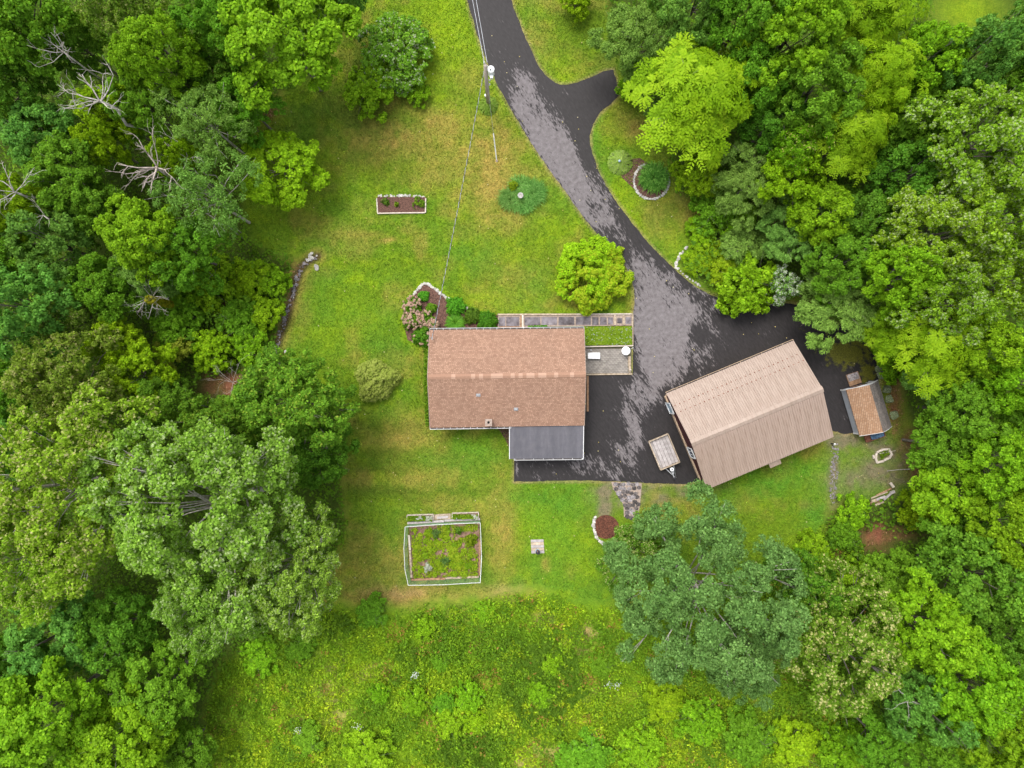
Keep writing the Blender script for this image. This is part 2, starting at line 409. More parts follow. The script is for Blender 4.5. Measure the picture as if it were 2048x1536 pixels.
DRY = [(820,270,120,55,.75),(980,340,55,85,.95),(905,300,70,60,.6),(740,300,50,40,.35),(1010,430,55,35,.6),(640,440,40,12,.4),(800,875,60,35,.6),(865,955,90,26,.5),(840,1120,120,55,.45),(1000,1060,30,110,.6),(800,1190,110,20,.85),(880,770,26,95,.75),(1075,75,30,50,.5),(1290,262,50,24,.8),(1250,235,30,25,.4),(1020,560,60,40,.35),(1150,330,22,60,.2),(940,160,40,30,.35),(775,480,20,6,.8),(735,470,30,8,.5),(1320,430,40,50,.45),(1400,440,30,12,.8),(700,960,60,20,.25),(900,1010,60,18,.5),(1090,1130,8,12,.7),(720,1120,70,50,.3),(1050,200,15,30,.2),(640,540,20,20,.1),(960,460,60,20,.3),(920,700,5,5,0)]
LIME = [(890,60,50,110,.7),(720,560,26,14,.9),(1075,230,25,70,.5),(1130,140,30,40,.5),(1240,420,45,70,.7),(1300,330,40,60,.35),(1150,480,60,40,.35),(1000,150,25,60,.5),(690,360,60,50,.4),(620,430,60,30,.25),(700,640,60,60,.35),(980,600,90,20,.4),(1220,250,30,30,.4),(1340,480,25,30,.6),(1100,1060,60,50,.45),(1150,1110,40,40,.45)]
LUSH = [(1100,1000,90,40,.7),(940,910,90,40,.55),(1010,350,0.1,0.1,0),(560,600,18,80,.3),(620,600,60,60,.25),(900,640,20,20,.2),(1170,700,40,30,.2),(1560,960,90,40,.7),(1630,1030,25,40,.8),(1190,270,14,60,.6),(760,690,40,30,.4),(1110,1060,40,60,.4),(1045,390,66,50,.45),(800,408,66,32,.45),(1170,640,30,14,.5),(720,420,90,60,.15)]
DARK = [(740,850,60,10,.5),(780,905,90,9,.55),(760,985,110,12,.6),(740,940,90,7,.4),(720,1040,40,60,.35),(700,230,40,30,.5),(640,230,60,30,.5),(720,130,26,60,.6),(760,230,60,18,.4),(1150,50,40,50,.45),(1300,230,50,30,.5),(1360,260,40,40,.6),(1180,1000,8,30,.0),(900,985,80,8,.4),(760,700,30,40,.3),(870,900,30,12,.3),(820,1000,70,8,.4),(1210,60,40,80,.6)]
TAN = [(742, 1352, 34, 20, 0.46), (660, 1360, 26, 46, 0.37), (680, 1425, 22, 22, 0.5), (1090, 1505, 40, 18, 0.59), (1035, 1525, 25, 14, 0.5), (1182, 1262, 34, 20, 0.53), (1150, 1280, 40, 16, 0.31), (1165, 1305, 18, 14, 0.37), (1190, 1370, 20, 36, 0.25), (800, 1186, 70, 12, 0.37), (1215, 1395, 16, 22, 0.31), (600, 1440, 12, 10, 0.37), (930, 1228, 50, 16, 0.22), (1000, 1180, 60, 14, 0.25), (1080, 1235, 20, 10, 0.25), (1240, 1420, 10, 14, 0.31)]
LITTER = [(1745,1072,34,26,.95),(1660,1108,24,18,.8),(1688,1135,18,22,.7),(1800,1062,34,16,.5),(465,612,18,16,.9),(1788,810,14,50,.9),(1815,880,16,30,.75),(1826,925,14,30,.8),(1775,635,34,20,.8),(1600,130,30,20,.5),(1590,440,40,14,.7),(540,225,20,14,.6),(590,545,14,16,.35),(580,590,10,40,.3),(1615,1010,20,10,.2),(1800,745,30,20,.4),(450,770,40,26,.7),(1660,1040,14,30,.2)]
GRAVEL = [(1770,930,52,46,.9),(1690,880,36,20,.7),(1215,985,26,22,.85),(1205,1020,18,24,.8),(1310,990,46,24,.55),(1380,985,30,10,.5),(1668,940,14,60,.6),(1720,960,50,30,.6),(1360,975,60,8,.5)]
C_LAWN = np.array((.122,.212,.011)); C_DRY = np.array((.285,.235,.052)); C_LIME = np.array((.188,.300,.010)); C_LUSH = np.array((.088,.225,.018))
C_DARK = np.array((.068,.118,.011)); C_TAN = np.array((.36,.235,.12)); C_LITTER = np.array((.22,.095,.055)); C_GRAVEL = np.array((.165,.155,.085))
C_FOREST = np.array((.060,.100,.014)); C_MEADOW = np.array((.165,.285,.012)); C_EDGE = np.array((.30,.235,.12)); C_MUD = np.array((.10,.06,.04))

def blobs(x, y, lst, wob):
    m = np.zeros(x.shape); w1 = fbm(x, y, 26, 201, 3)-.5; w2 = fbm(x, y, 26, 207, 3)-.5
    for cx, cy, rx, ry, s_ in lst:
        d = ((x+w1*rx*1.5-cx)/rx)**2+((y+w2*ry*1.5-cy)/ry)**2
        m = np.maximum(m, s_*np.exp(-d*.9)*np.clip(.30+1.75*wob, .4, 1.6))
    return np.clip(m, 0, 1)
def lerp(c, t, m): return c*(1-m[:, None])+t*m[:, None]
def ground_col(px, py):
    x, y = np.asarray(px, float), np.asarray(py, float)
    n1 = fbm(x, y, 60, 3, 4); n2 = fbm(x, y, 22, 9, 4); n3 = fbm(x, y, 130, 21, 3)
    c = np.tile(C_LAWN, (len(x), 1))
    n4 = fbm(x, y, 9, 33, 3)
    c = lerp(c, C_DRY, np.clip((n1-.49)*3.0, 0, .6)); c = lerp(c, C_LUSH, np.clip((n3-.52)*2.6, 0, .55)); c = lerp(c, C_LIME, np.clip((n2-.52)*3.0, 0, .6)); c = lerp(c, C_DARK, np.clip((n4-.56)*3.0, 0, .35))
    stripe = np.clip(.5+.5*np.sin((y+.04*x)/9.5+3*n1), 0, 1)*np.exp(-(((x-800)/170)**2+((y-920)/120)**2))
    c = lerp(c, C_DARK, .45*stripe)
    stripe2 = np.clip(.5+.5*np.sin((y)/11+2*n3), 0, 1)*np.exp(-(((x-680)/120)**2+((y-600)/120)**2))
    c = lerp(c, C_LUSH, .35*stripe2)
    mow = .5+.5*np.sin((y+.03*x)/7.5+1.5*n1); c = lerp(c, C_LUSH*.9, .14*mow*(x < 1010))
    c = lerp(c, C_LIME, blobs(x, y, LIME, n2)); c = lerp(c, C_LUSH, blobs(x, y, LUSH, n2))
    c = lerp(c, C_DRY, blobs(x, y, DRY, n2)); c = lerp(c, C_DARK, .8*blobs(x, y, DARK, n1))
    md = inpoly(x, y, MEADOW); dm, _ = dist_line(x, y, MEADOW, True); mm = np.where(md, np.clip(dm/26, 0, 1), 0)
    cm = np.tile(C_MEADOW, (len(x), 1))
    cm = lerp(cm, np.array((.085,.165,.014)), np.clip((n2-.42)*3.2, 0, 1)); cm = lerp(cm, np.array((.27,.20,.05)), np.clip((n1-.58)*3, 0, .6))
    c = lerp(c, cm, mm); c = lerp(c, C_TAN, blobs(x, y, TAN, n2))
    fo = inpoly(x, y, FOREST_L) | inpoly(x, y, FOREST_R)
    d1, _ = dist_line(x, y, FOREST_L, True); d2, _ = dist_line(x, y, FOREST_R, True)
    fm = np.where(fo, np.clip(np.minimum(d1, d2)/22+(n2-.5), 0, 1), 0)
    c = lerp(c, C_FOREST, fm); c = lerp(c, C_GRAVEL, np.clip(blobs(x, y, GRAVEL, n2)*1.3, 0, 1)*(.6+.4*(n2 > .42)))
    c = lerp(c, C_LITTER, blobs(x, y, LITTER, n2))
    dd, _ = dist_line(x, y, DRIVE, True)
    c = lerp(c, C_EDGE, np.clip(1-(dd-1)/5, 0, 1)*(.35+.6*n2)*(~fo))
    dt, _ = dist_line(x, y, DITCH); c = lerp(c, C_MUD, np.clip(1.5-dt/9, 0, 1)*.85); c = lerp(c, C_DRY, np.clip(1.0-np.abs(dt-14)/8, 0, 1)*.45)
    df, _ = dist_line(x, y, FBED, True); c = lerp(c, C_LIME, np.clip(1-np.abs(df-5)/7, 0, 1)*.5)
    c = lerp(c, C_LIME*.8, np.exp(-((x-1935)/70)**2-((y-25)/48)**2)*.95)
    return np.clip(c*(.79+.34*n4)[:, None], .004, .8)
def ground_z(px, py):
    x, y = np.asarray(px, float), np.asarray(py, float)
    wild = inpoly(x, y, MEADOW) | inpoly(x, y, FOREST_L) | inpoly(x, y, FOREST_R)
    d = np.full(x.shape, 1e9)
    for q in (MEADOW, FOREST_L, FOREST_R): d = np.minimum(d, dist_line(x, y, q, True)[0])
    z = np.where(wild, np.clip(d/60, 0, 1)*(fbm(x, y, 90, 44, 3)-.5)*.9, 0)
    dt, _ = dist_line(x, y, DITCH)
    return z-.16*np.clip(1.3-dt/8, 0, 1)

gx = np.concatenate([[-900,-500,-250,-140,-90,-60], np.arange(-46, 46.01, .22), [60,90,140,250,500,900]])
gy = np.concatenate([[-900,-500,-250,-140,-80,-50], np.arange(-36, 36.01, .22), [50,80,140,250,500,900]])
GX, GY = np.meshgrid(gx, gy); nx, ny = len(gx), len(gy)
pxs, pys = GX.ravel()/SC+1024, 768-GY.ravel()/SC
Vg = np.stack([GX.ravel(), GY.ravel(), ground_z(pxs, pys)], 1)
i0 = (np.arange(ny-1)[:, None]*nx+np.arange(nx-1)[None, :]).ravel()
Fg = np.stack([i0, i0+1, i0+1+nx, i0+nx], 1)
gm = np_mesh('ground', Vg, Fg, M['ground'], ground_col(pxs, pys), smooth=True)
tag(obj('ground', gm, None), kind='structure')

# driveway: outline and inner points triangulated together so that the wet and dry field can vary over it
LIGHT = [((985,80),10,.25),((1010,130),26,.34),((1045,185),42,.62),((1085,260),46,.72),((1130,330),44,.74),((1165,385),42,.72),((1205,435),38,.60),((1245,490),24,.36),((1280,545),44,.60),((1310,610),70,.74),((1335,660),100,.80),((1320,720),66,.74),((1290,770),44,.60),((1262,830),36,.55),((1258,890),40,.55),((1245,930),40,.42),((1150,935),30,.36),((1080,935),40,.30)]
def drive_field(x, y):
    f = np.full(x.shape, .08)
    for (a, ra, sa), (b, rb, sb) in zip(LIGHT[:-1], LIGHT[1:]):
        L = (b[0]-a[0])**2+(b[1]-a[1])**2
        t = np.clip(((x-a[0])*(b[0]-a[0])+(y-a[1])*(b[1]-a[1]))/L, 0, 1)
        d = np.hypot(x-a[0]-t*(b[0]-a[0]), y-a[1]-t*(b[1]-a[1]))
        r = ra+(rb-ra)*t; s_ = sa+(sb-sa)*t
        f = np.maximum(f, s_*np.clip(1.45-d/r, 0, 1))
    for cx, cy, rx, ry, s_ in ((1435,610,26,30,.5),(1395,640,50,40,.55),(1350,700,70,40,.5),(1530,660,40,20,.22),(1640,720,20,40,.30),(1695,745,30,40,.2),(1200,180,12,34,.25),(1130,185,30,10,.3),(1110,945,60,10,.35),(1033,935,4,30,.6),(1180,940,60,30,.3)):
        f = np.maximum(f, s_*np.exp(-((x-cx)/rx)**2-((y-cy)/ry)**2))
    for cx, cy, rx, ry, s_ in ((1395,670,24,26,.5),(1240,860,14,20,.35),(1270,740,20,50,.15),(1225,170,40,30,.3)):
        f = f-s_*np.exp(-((x-cx)/rx)**2-((y-cy)/ry)**2)
    return np.clip(f, 0, 1)
ol = []
for i, (a, b) in enumerate(zip(DRIVE, DRIVE[1:]+DRIVE[:1])):
    L = math.hypot(b[0]-a[0], b[1]-a[1]); k = max(1, int(L/7))
    straight = (1020 < a[0] < 1270 and a[1] > 600 and a[1] < 960)
    for j in range(k):
        jit = 0 if straight else 1.0
        ol.append((a[0]+(b[0]-a[0])*j/k+random.uniform(-jit, jit), a[1]+(b[1]-a[1])*j/k+random.uniform(-jit, jit)))
ax, ay = np.meshgrid(np.arange(900, 1780, 7.0), np.arange(-45, 975, 7.0)); ax = ax.ravel(); ay = ay.ravel()
dn, _ = dist_line(ax, ay, ol, True); keep = inpoly(ax, ay, ol) & (dn > 3)
pts = [Vector(p) for p in ol]+[Vector((x_, y_)) for x_, y_ in zip(ax[keep], ay[keep])]
ne = len(ol)
cv, ce, cf, *_ = delaunay_2d_cdt(pts, [], [list(range(ne))], 1, 1e-4)
cvx = np.array([v.x for v in cv]); cvy = np.array([v.y for v in cv])
Vd = np.stack([(cvx-1024)*SC, (768-cvy)*SC, np.full(len(cv), .022)], 1)
moss = np.zeros(len(cv))
for cx, cy, rx, ry, s_ in ((1695,705,60,38,.95),(1665,690,34,32,.7),(1735,745,24,40,.85),(1600,668,20,12,.3),(1610,660,30,14,.3),(1745,720,20,30,.5)):
    moss = np.maximum(moss, s_*np.exp(-((cvx-cx)/rx)**2-((cvy-cy)/ry)**2))
mk = np.stack([drive_field(cvx, cvy), moss, np.zeros(len(cv))], 1)
tri = np.array([list(f)[::-1] for f in cf if len(f) == 3])
dm_ = np_mesh('driveway', Vd, tri, M['asphalt'], mk)
drv = tag(obj('driveway', dm_, None), kind='structure')

# ------------------------------------------------------------------ foliage builders
UP = np.array((0, 0, 1.0))
def unit(v): return v/(np.linalg.norm(v, axis=-1, keepdims=True)+1e-9)
def rdir(n): return unit(rng.normal(size=(n, 3)))
def leaf_arrays(c, nrm, d, L, W, colr, fold=.18):
    """quads: base, right, tip, left - one small folded leaf each"""
    n = len(c); L = np.broadcast_to(L, (n,))[:, None]; W = np.broadcast_to(W, (n,))[:, None]
    d = unit(d-nrm*(d*nrm).sum(1, keepdims=True)); s_ = np.cross(nrm, d)
    V = np.empty((n, 4, 3), np.float32)
    V[:, 0] = c-d*L*.5; V[:, 2] = c+d*L*.5-nrm*L*.08
    V[:, 1] = c+s_*W*.5+nrm*W*fold; V[:, 3] = c-s_*W*.5+nrm*W*fold
    F = np.arange(n*4).reshape(n, 4)
    return V.reshape(-1, 3), F, np.repeat(colr, 4, axis=0)
class Bag:
    def __init__(s): s.V = []; s.F = []; s.C = []; s.n = 0
    def add(s, V, F, C):
        s.V.append(V); s.F.append(F+s.n); s.C.append(C); s.n += len(V)
    def mesh(s, name, mat): return np_mesh(name, np.concatenate(s.V), np.concatenate(s.F), mat, np.concatenate(s.C))
def pal(t, cols):
    cols = np.array(cols); k = len(cols)-1; t = np.clip(t, 0, .9999)*k; i = t.astype(int); f = (t-i)[:, None]
    return cols[i]*(1-f)+cols[i+1]*f
def dome(n, lo=-.25):
    """evenly spread directions over the upper part of a sphere"""
    i = np.arange(n)+.5; z = 1-(1-lo)*i/n; ph = i*2.399963; r = np.sqrt(np.clip(1-z*z, 0, 1))
    v = np.stack([r*np.cos(ph), r*np.sin(ph), z], 1)
    return unit(v+rng.normal(size=v.shape)*.09)

def crown(R, Rz, zc, nc, cr, lpc, L, W, cols, style='lump', extra=None, lop=.16, lo=-.25, flat=.75, tilt=.6):
    """Leaf clumps over a lopsided dome. Returns the bag and the clump centres."""
    B = Bag(); K = max(6, int(nc/9)); ldir = dome(K, lo)
    if style != 'star': nc = int(nc*2.5); cr *= .54; lpc = int(lpc/2.35); flat *= .72
    ph = rng.uniform(0, 6.28, 4); az = np.arctan2(ldir[:, 1], ldir[:, 0])
    lobes = 1+lop*(np.sin(2*az+ph[0])*.6+np.sin(3*az+ph[1])*.7+np.sin(5*az+ph[2])*.5)*np.sqrt(1-np.clip(ldir[:, 2], -1, 1)**2)
    lr = 1.50/math.sqrt(K)*rng.uniform(.75, 1.2, K)                      # lobe size as a share of the crown radius
    lc = ldir*((1.02-lr*.80)*lobes*rng.uniform(.74, 1.07, K))[:, None]
    lc[:, 2] += rng.normal(size=K)*.05
    li = np.arange(nc) % K; cd = unit(rdir(nc)*1.0+ldir[li]*.75+UP*.35)
    pos = lc[li]+cd*(lr[li]*rng.uniform(.55, 1.0, nc))[:, None]; pos[rng.random(nc) < .20] *= .64
    ctr = pos*np.array((R, R, Rz))+np.array((0, 0, zc))
    d = unit(cd*.6+ldir[li]*.5); lt = rng.random(K)[li]
    crs = cr*rng.uniform(.6, 1.3, nc); ctn = .55*rng.random(nc)+.45*lt
    idx = np.repeat(np.arange(nc), lpc); n = len(idx)
    cols = np.array(cols)*np.array((1.34, 1.47, 1.0))
    if style == 'star':          # rosettes of long compound leaves
        nl = 9; k = max(1, lpc//(nl*7)); 
        ros = np.repeat(np.arange(nc), k); nr = len(ros)
        rc = ctr[ros]+rdir(nr)*crs[ros][:, None]*np.array((1, 1, .5)); rd = unit(d[ros]*.5+UP*1.0+rng.normal(size=(nr, 3))*.22)
        a0 = rng.uniform(0, 6.28, nr); tint = rng.random(nr)*.55+.25*ctn[ros]
        x = unit(np.cross(rd, np.array((.3, .9, .1)))); y = np.cross(rd, x)
        for j in range(nl):
            a = a0+j*2*math.pi/nl+rng.normal(size=nr)*.15; ll = crs[ros]*rng.uniform(.75, 1.15, nr)
            rad_ = x*np.cos(a)[:, None]+y*np.sin(a)[:, None]
            for q in range(5):
                f = (q+1)/5; p = rc+rad_*(ll*f)[:, None]+rd*(ll*(.28*f-.42*f*f))[:, None]
                for sg in (-1, 1):
                    sd_ = np.cross(rd, rad_)*sg; dd = unit(rad_*.75+sd_*.8); w = L*(1.1-.45*abs(f-.5))
                    cc = pal(tint+rng.random(nr)*.3, cols)
                    B.add(*leaf_arrays(p+dd*(w*.45), unit(rd+rng.normal(size=(nr, 3))*.2), dd, w, w*W/L, cc))
        return B, ctr, d
    ld = unit(rdir(n)+d[idx]*.35+UP*.45)
    rr = crs[idx]*(.25+.75*rng.random(n)**.6)
    c = ctr[idx]+ld*rr[:, None]*np.array((1, 1, flat))
    nrm = unit(ld*.45+UP*.55+rng.normal(size=(n, 3))*tilt*.62)
    dr = unit(ld*np.array((1, 1, .2))+rng.normal(size=(n, 3))*.55)
    if style == 'flow':          # fine leaves that stream outward and down
        dr = unit(d[idx]*np.array((1, 1, 0))*1.0+rng.normal(size=(n, 3))*.45-UP*.2)
    t = .30*ctn[idx]+.30*rng.random(n)+.40*np.clip((ld[:, 2]*rr/crs[idx]+1)/2*.0+rng.random(n), 0, 1)
    C = pal(t, cols)*np.exp(rng.normal(size=(n, 1))*.20)
    sz = rng.uniform(.7, 1.25, n)
    if extra is not None:        # pale undersides, flower bracts or young tips: (share, colours, by clump)
        sh, ec, byc = extra
        k = rng.random(n) < sh*(.3+1.4*ctn[idx] if byc else 1)
        if byc == 2: k &= ld[:, 2] > .35
        C[k] = pal(rng.random(k.sum()), ec)
    B.add(*leaf_arrays(c, nrm, dr, L*sz, W*sz, C))
    return B, ctr, d

def trunk_mb(h, r, ctr, zc, nlimb=14, lean=(0, 0)):
    mb = MB(); top = Vector((lean[0], lean[1], zc*1.05))
    mb.tube([(0, 0, -.3), (0, 0, .25), (lean[0]*.3, lean[1]*.3, zc*.4), top], [r*1.5, r*1.05, r*.85, r*.45], 8)
    pick = rng.permutation(max(6, int(len(ctr)/22)))[:nlimb]
    for i in pick:
        e = Vector(ctr[i]); t = random.uniform(.45, .95)
        s_ = Vector((lean[0]*t, lean[1]*t, zc*1.05*t)); m_ = s_.lerp(e, .5)+Vector((random.uniform(-.3, .3), random.uniform(-.3, .3), random.uniform(.1, .6)))
        q_ = min(r, .22); mb.tube([s_, m_, e], [q_*.40, q_*.24, q_*.09], 5)
        for _ in range(2):
            e2 = e+Vector((random.uniform(-1, 1), random.uniform(-1, 1), random.uniform(-.1, .7)))*.9
            mb.tube([m_.lerp(e, .5), e2], [q_*.14, q_*.05], 4)
    return mb

LIB = {}
def species(name, R, h, crownspec, trunk_r=.16, bark='bark', nlimb=14):
    Rz = crownspec.pop('Rz'); zc = h-Rz*.98
    B, ctr, d = crown(R, Rz, zc, **crownspec)
    cm = B.mesh(name+'_crown', M['leaf'])
    tm = trunk_mb(h, trunk_r, ctr, zc, nlimb).mesh(name+'_trunk', M[bark], smooth=True)
    LIB[name] = dict(R=R, h=h, zc=zc, crown=cm, trunk=tm)
GRN = [(.055,.130,.012),(.085,.185,.014),(.125,.245,.020),(.185,.315,.032)]
BRT = [(.080,.165,.008),(.130,.250,.010),(.190,.325,.014),(.280,.405,.025)]
LIM = [(.095,.170,.004),(.150,.250,.006),(.215,.320,.010),(.300,.390,.020)]
DRK = [(.038,.100,.013),(.068,.160,.017),(.105,.215,.022),(.155,.275,.032)]
BLU = [(.048,.125,.028),(.085,.190,.038),(.128,.250,.050),(.190,.320,.072)]
GRY = [(.075,.145,.034),(.115,.205,.048),(.165,.270,.066),(.240,.345,.098)]
SIL = [(.110,.200,.024),(.165,.275,.040),(.230,.345,.065),(.310,.420,.110)]
OLV = [(.24,.33,.05),(.33,.43,.07),(.42,.51,.10),(.50,.57,.15)]
PALE = [(.38,.50,.18),(.48,.58,.27)]
CREAM = [(.46,.49,.14),(.60,.60,.26)]
WHITE = [(.50,.54,.42),(.66,.68,.58)]
YEL = [(.38,.36,.02),(.50,.42,.04)]
species('maple', 4.5, 11, dict(Rz=3.6, nc=150, cr=.95, lpc=180, L=0.243, W=0.207, cols=BRT, flat=.7), .2)
species('maple_b', 4.5, 12, dict(Rz=4.0, nc=170, cr=.85, lpc=168, L=0.225, W=0.189, cols=BRT, flat=.8, lop=.24), .2)
species('broad', 4.5, 11, dict(Rz=4.0, nc=170, cr=.85, lpc=156, L=0.234, W=0.180, cols=GRN, lop=.2), .2)
species('broad_b', 4.5, 11, dict(Rz=3.6, nc=140, cr=1.0, lpc=180, L=0.270, W=0.198, cols=GRN, lop=.28, tilt=.8), .2)
species('dark', 4.5, 10, dict(Rz=4.2, nc=160, cr=.9, lpc=144, L=0.252, W=0.180, cols=DRK, lop=.22, tilt=.8), .2)
species('blue', 4.5, 10, dict(Rz=3.8, nc=150, cr=.9, lpc=156, L=0.243, W=0.180, cols=BLU, lop=.22), .2)
species('grey_fine', 3.5, 7, dict(Rz=2.8, nc=150, cr=.7, lpc=228, L=0.216, W=0.068, cols=GRY, style='flow', tilt=.7), .12)
species('lime_star', 4.0, 10, dict(Rz=3.2, nc=78, cr=.80, lpc=168, L=0.306, W=0.135, cols=LIM, style='star', lop=.3), .15, nlimb=20)
species('lime', 3.5, 7, dict(Rz=2.6, nc=120, cr=.72, lpc=156, L=0.207, W=0.162, cols=LIM, lop=.25), .13)
species('pale', 5.0, 13, dict(Rz=4.2, nc=210, cr=.80, lpc=144, L=0.225, W=0.180, cols=[(.09,.175,.010),(.145,.25,.014),(.21,.32,.024),(.30,.40,.055)], lop=.26, extra=(.20, PALE, 1), tilt=.9), .2, nlimb=20)
species('silver_big', 8.0, 15, dict(Rz=5.2, nc=430, cr=.95, lpc=132, L=0.243, W=0.189, cols=SIL, lop=.2, extra=(.17, PALE, 1), tilt=.95), .42, bark='deadwood', nlimb=30)
species('yellow_big', 7.5, 15, dict(Rz=5.0, nc=380, cr=.95, lpc=132, L=0.252, W=0.198, cols=[(.120,.225,.014),(.175,.295,.022),(.240,.365,.038),(.32,.43,.08)], lop=.2, extra=(.17, CREAM, 1), tilt=.9), .4, bark='deadwood', nlimb=24)
species('aspen_big', 8.0, 13, dict(Rz=5.0, nc=460, cr=.98, lpc=156, L=0.207, W=0.153, cols=[(.055,.120,.042),(.088,.170,.060),(.130,.225,.084),(.195,.295,.125)], lop=.18, tilt=.75), .35, bark='deadwood', nlimb=26)
species('linden', 6.0, 12, dict(Rz=4.2, nc=260, cr=.85, lpc=150, L=0.234, W=0.171, cols=[(.05,.115,.010),(.085,.17,.016),(.13,.225,.026),(.18,.28,.04)], lop=.2, extra=(.26, CREAM, 2), tilt=.85), .28, nlimb=22)
species('tipped', 4.5, 10, dict(Rz=3.8, nc=170, cr=.80, lpc=156, L=0.252, W=0.153, cols=[(.04,.105,.012),(.07,.165,.018),(.11,.225,.022),(.17,.295,.03)], lop=.26, extra=(.10, [(.22,.36,.03),(.30,.42,.05)], 2), tilt=.8), .2)
species('olive', 4.0, 9, dict(Rz=3.2, nc=140, cr=.75, lpc=144, L=0.207, W=0.153, cols=[(.08,.14,.018),(.125,.195,.026),(.18,.25,.04),(.24,.30,.06)], lop=.28, extra=(.22, [(.30,.33,.10),(.40,.40,.14)], 2), tilt=.85), .16, nlimb=24)
species('sparse', 3.8, 9, dict(Rz=3.0, nc=120, cr=.75, lpc=90, L=0.189, W=0.090, cols=GRY, lop=.3, tilt=.9), .13, bark='deadwood', nlimb=44)
species('cream_tip', 3.5, 8, dict(Rz=2.8, nc=110, cr=.75, lpc=156, L=0.252, W=0.135, cols=BRT, lop=.3, extra=(.10, [(.55,.48,.12),(.62,.52,.20)], 2), tilt=.8), .15)
# low shrubs and bushes
species('bush', 1.6, 1.9, dict(Rz=1.2, nc=64, cr=.45, lpc=120, L=0.171, W=0.117, cols=[(.07,.155,.012),(.105,.21,.014),(.145,.27,.02),(.20,.33,.03)], lo=-.1, lop=.3, tilt=.9), .05, nlimb=8)
species('bush_bright', 1.6, 1.7, dict(Rz=1.1, nc=64, cr=.45, lpc=120, L=0.171, W=0.117, cols=BRT, lo=-.1, lop=.3, tilt=.9), .05, nlimb=8)
species('bush_lime', 1.6, 1.9, dict(Rz=1.2, nc=55, cr=.45, lpc=132, L=0.162, W=0.117, cols=LIM, lo=-.1, lop=.26), .05, nlimb=8)
species('bush_grey', 1.6, 1.9, dict(Rz=1.2, nc=60, cr=.45, lpc=180, L=0.171, W=0.054, cols=GRY, style='flow', lo=-.1), .05, nlimb=8)
species('bush_white', 1.6, 2.4, dict(Rz=1.4, nc=60, cr=.42, lpc=144, L=0.126, W=0.099, cols=GRY, extra=(.55, WHITE, 2), lo=-.1), .05, nlimb=8)

def plant(px, py, rpx, h, sp, label, cat, name, group=None, sy=1.0, rot=None, zbase=0.0, parts=('trunk', 'crown')):
    """One individual of a kind: an empty at its foot, the crown centred on photo pixel (px, py) at crown height."""
    s_ = LIB[sp]; sz = h/s_['h']; zc = s_['zc']*sz+zbase
    k = SC*(HC-zc)/HC; R = rpx*k; sx = R/s_['R']
    p = P(px, py, zc)
    e = thing(name, label, cat, (p.x, p.y, zbase-.02), group)
    e.scale = (sx, sx*sy, sz); e.rotation_euler = (0, 0, rng.uniform(0, 6.28) if rot is None else rot)
    for part in parts:
        o = bpy.data.objects.new(part if part != 'trunk' or h > 3 else 'stem', s_['trunk' if part == 'trunk' else 'crown']); col.objects.link(o); o.parent = e
    return e

# ------------------------------------------------------------------ house
ZE, ZR = 2.6, 3.93
hA, hB, hC_, hD = P(859.5,660,ZE), P(1168,657,ZE), P(1168.5,851,ZE), P(860,855.5,ZE)
hR0, hR1 = P(855,754,ZR), P(1171.5,749,ZR)
house = thing('house', 'long house with tan shingled gable roof beside the driveway', 'house', P(1014,756))
rf = MB(); rf.slab([hA, hR0, hR1, hB], .14); roof = obj('roof', rf, M['shingle'], house)
rf2 = MB(); rf2.slab([hR0, hD, hC_, hR1], .14); roof2 = obj('roof', rf2, M['shingle'], house)
def inset(p, q, t): return p.lerp(q, t)
w0, w1, w2, w3 = [p.lerp((hA+hB+hC_+hD)/4, .085) for p in (hA, hB, hC_, hD)]
wl_ = MB()
for a, b in ((w0, w1), (w1, w2), (w2, w3), (w3, w0)):
    a = Vector((a.x, a.y, 1.28)); b = Vector((b.x, b.y, 1.28)); wl_.bar(a, b, .2, 2.6)
obj('wall', wl_, M['housewall'], house)
for (a, b, r) in ((w0, w3, hR0), (w1, w2, hR1)):
    m_ = (a+b)/2; gb = MB(); gb.add([(a.x, a.y, 2.56), (b.x, b.y, 2.56), (m_.x, m_.y, 3.72), (a.x+.12*(1 if a.x < 0 else -1), a.y, 2.56), (b.x+.12*(1 if a.x < 0 else -1), b.y, 2.56), (m_.x+.12*(1 if a.x < 0 else -1), m_.y, 3.72)], [(0, 1, 2), (5, 4, 3), (0, 3, 4, 1), (1, 4, 5, 2), (2, 5, 3, 0)])
    obj('gable', gb, M['housewall'], house)
# ridge caps, one by one
ax_ = (hR1-hR0).normalized(); nrm_s = (hD-hR0).normalized(); L_ = (hR1-hR0).length
capm = MB()
cw, cl = .20, .30
dn_ = (hD-hR0).normalized(); dp_ = (hA-hR0).normalized()
for k, mname in enumerate(('cap_light', 'cap_dark')):
    b_ = MB(); o_ = Vector((0, 0, .03)); a_ = ax_*(cl/2)
    pts_ = [dp_*cw-a_+o_, -a_+o_, dn_*cw-a_+o_, dn_*cw+a_+o_*1.5, a_+o_*1.5, dp_*cw+a_+o_*1.5]
    low = [p-Vector((0, 0, .025)) for p in pts_]
    b_.add(pts_+low, [(0, 1, 4, 5), (1, 2, 3, 4), (6, 11, 10, 7), (7, 10, 9, 8), (0, 6, 7, 1), (1, 7, 8, 2), (2, 8, 9, 3), (3, 9, 10, 4), (4, 10, 11, 5), (5, 11, 6, 0)])
    M[mname+'_mesh'] = b_.mesh('ridge_cap', M[mname])
random.seed(5); q = .15; k = 0
while q < L_-.1:
    mname = 'cap_light' if random.random() < .45 else 'cap_dark'
    piece('ridge_cap', M[mname+'_mesh'], roof, hR0+ax_*q+Vector((0, 0, .002*(k % 2)))); q += cl*.98; k += 1
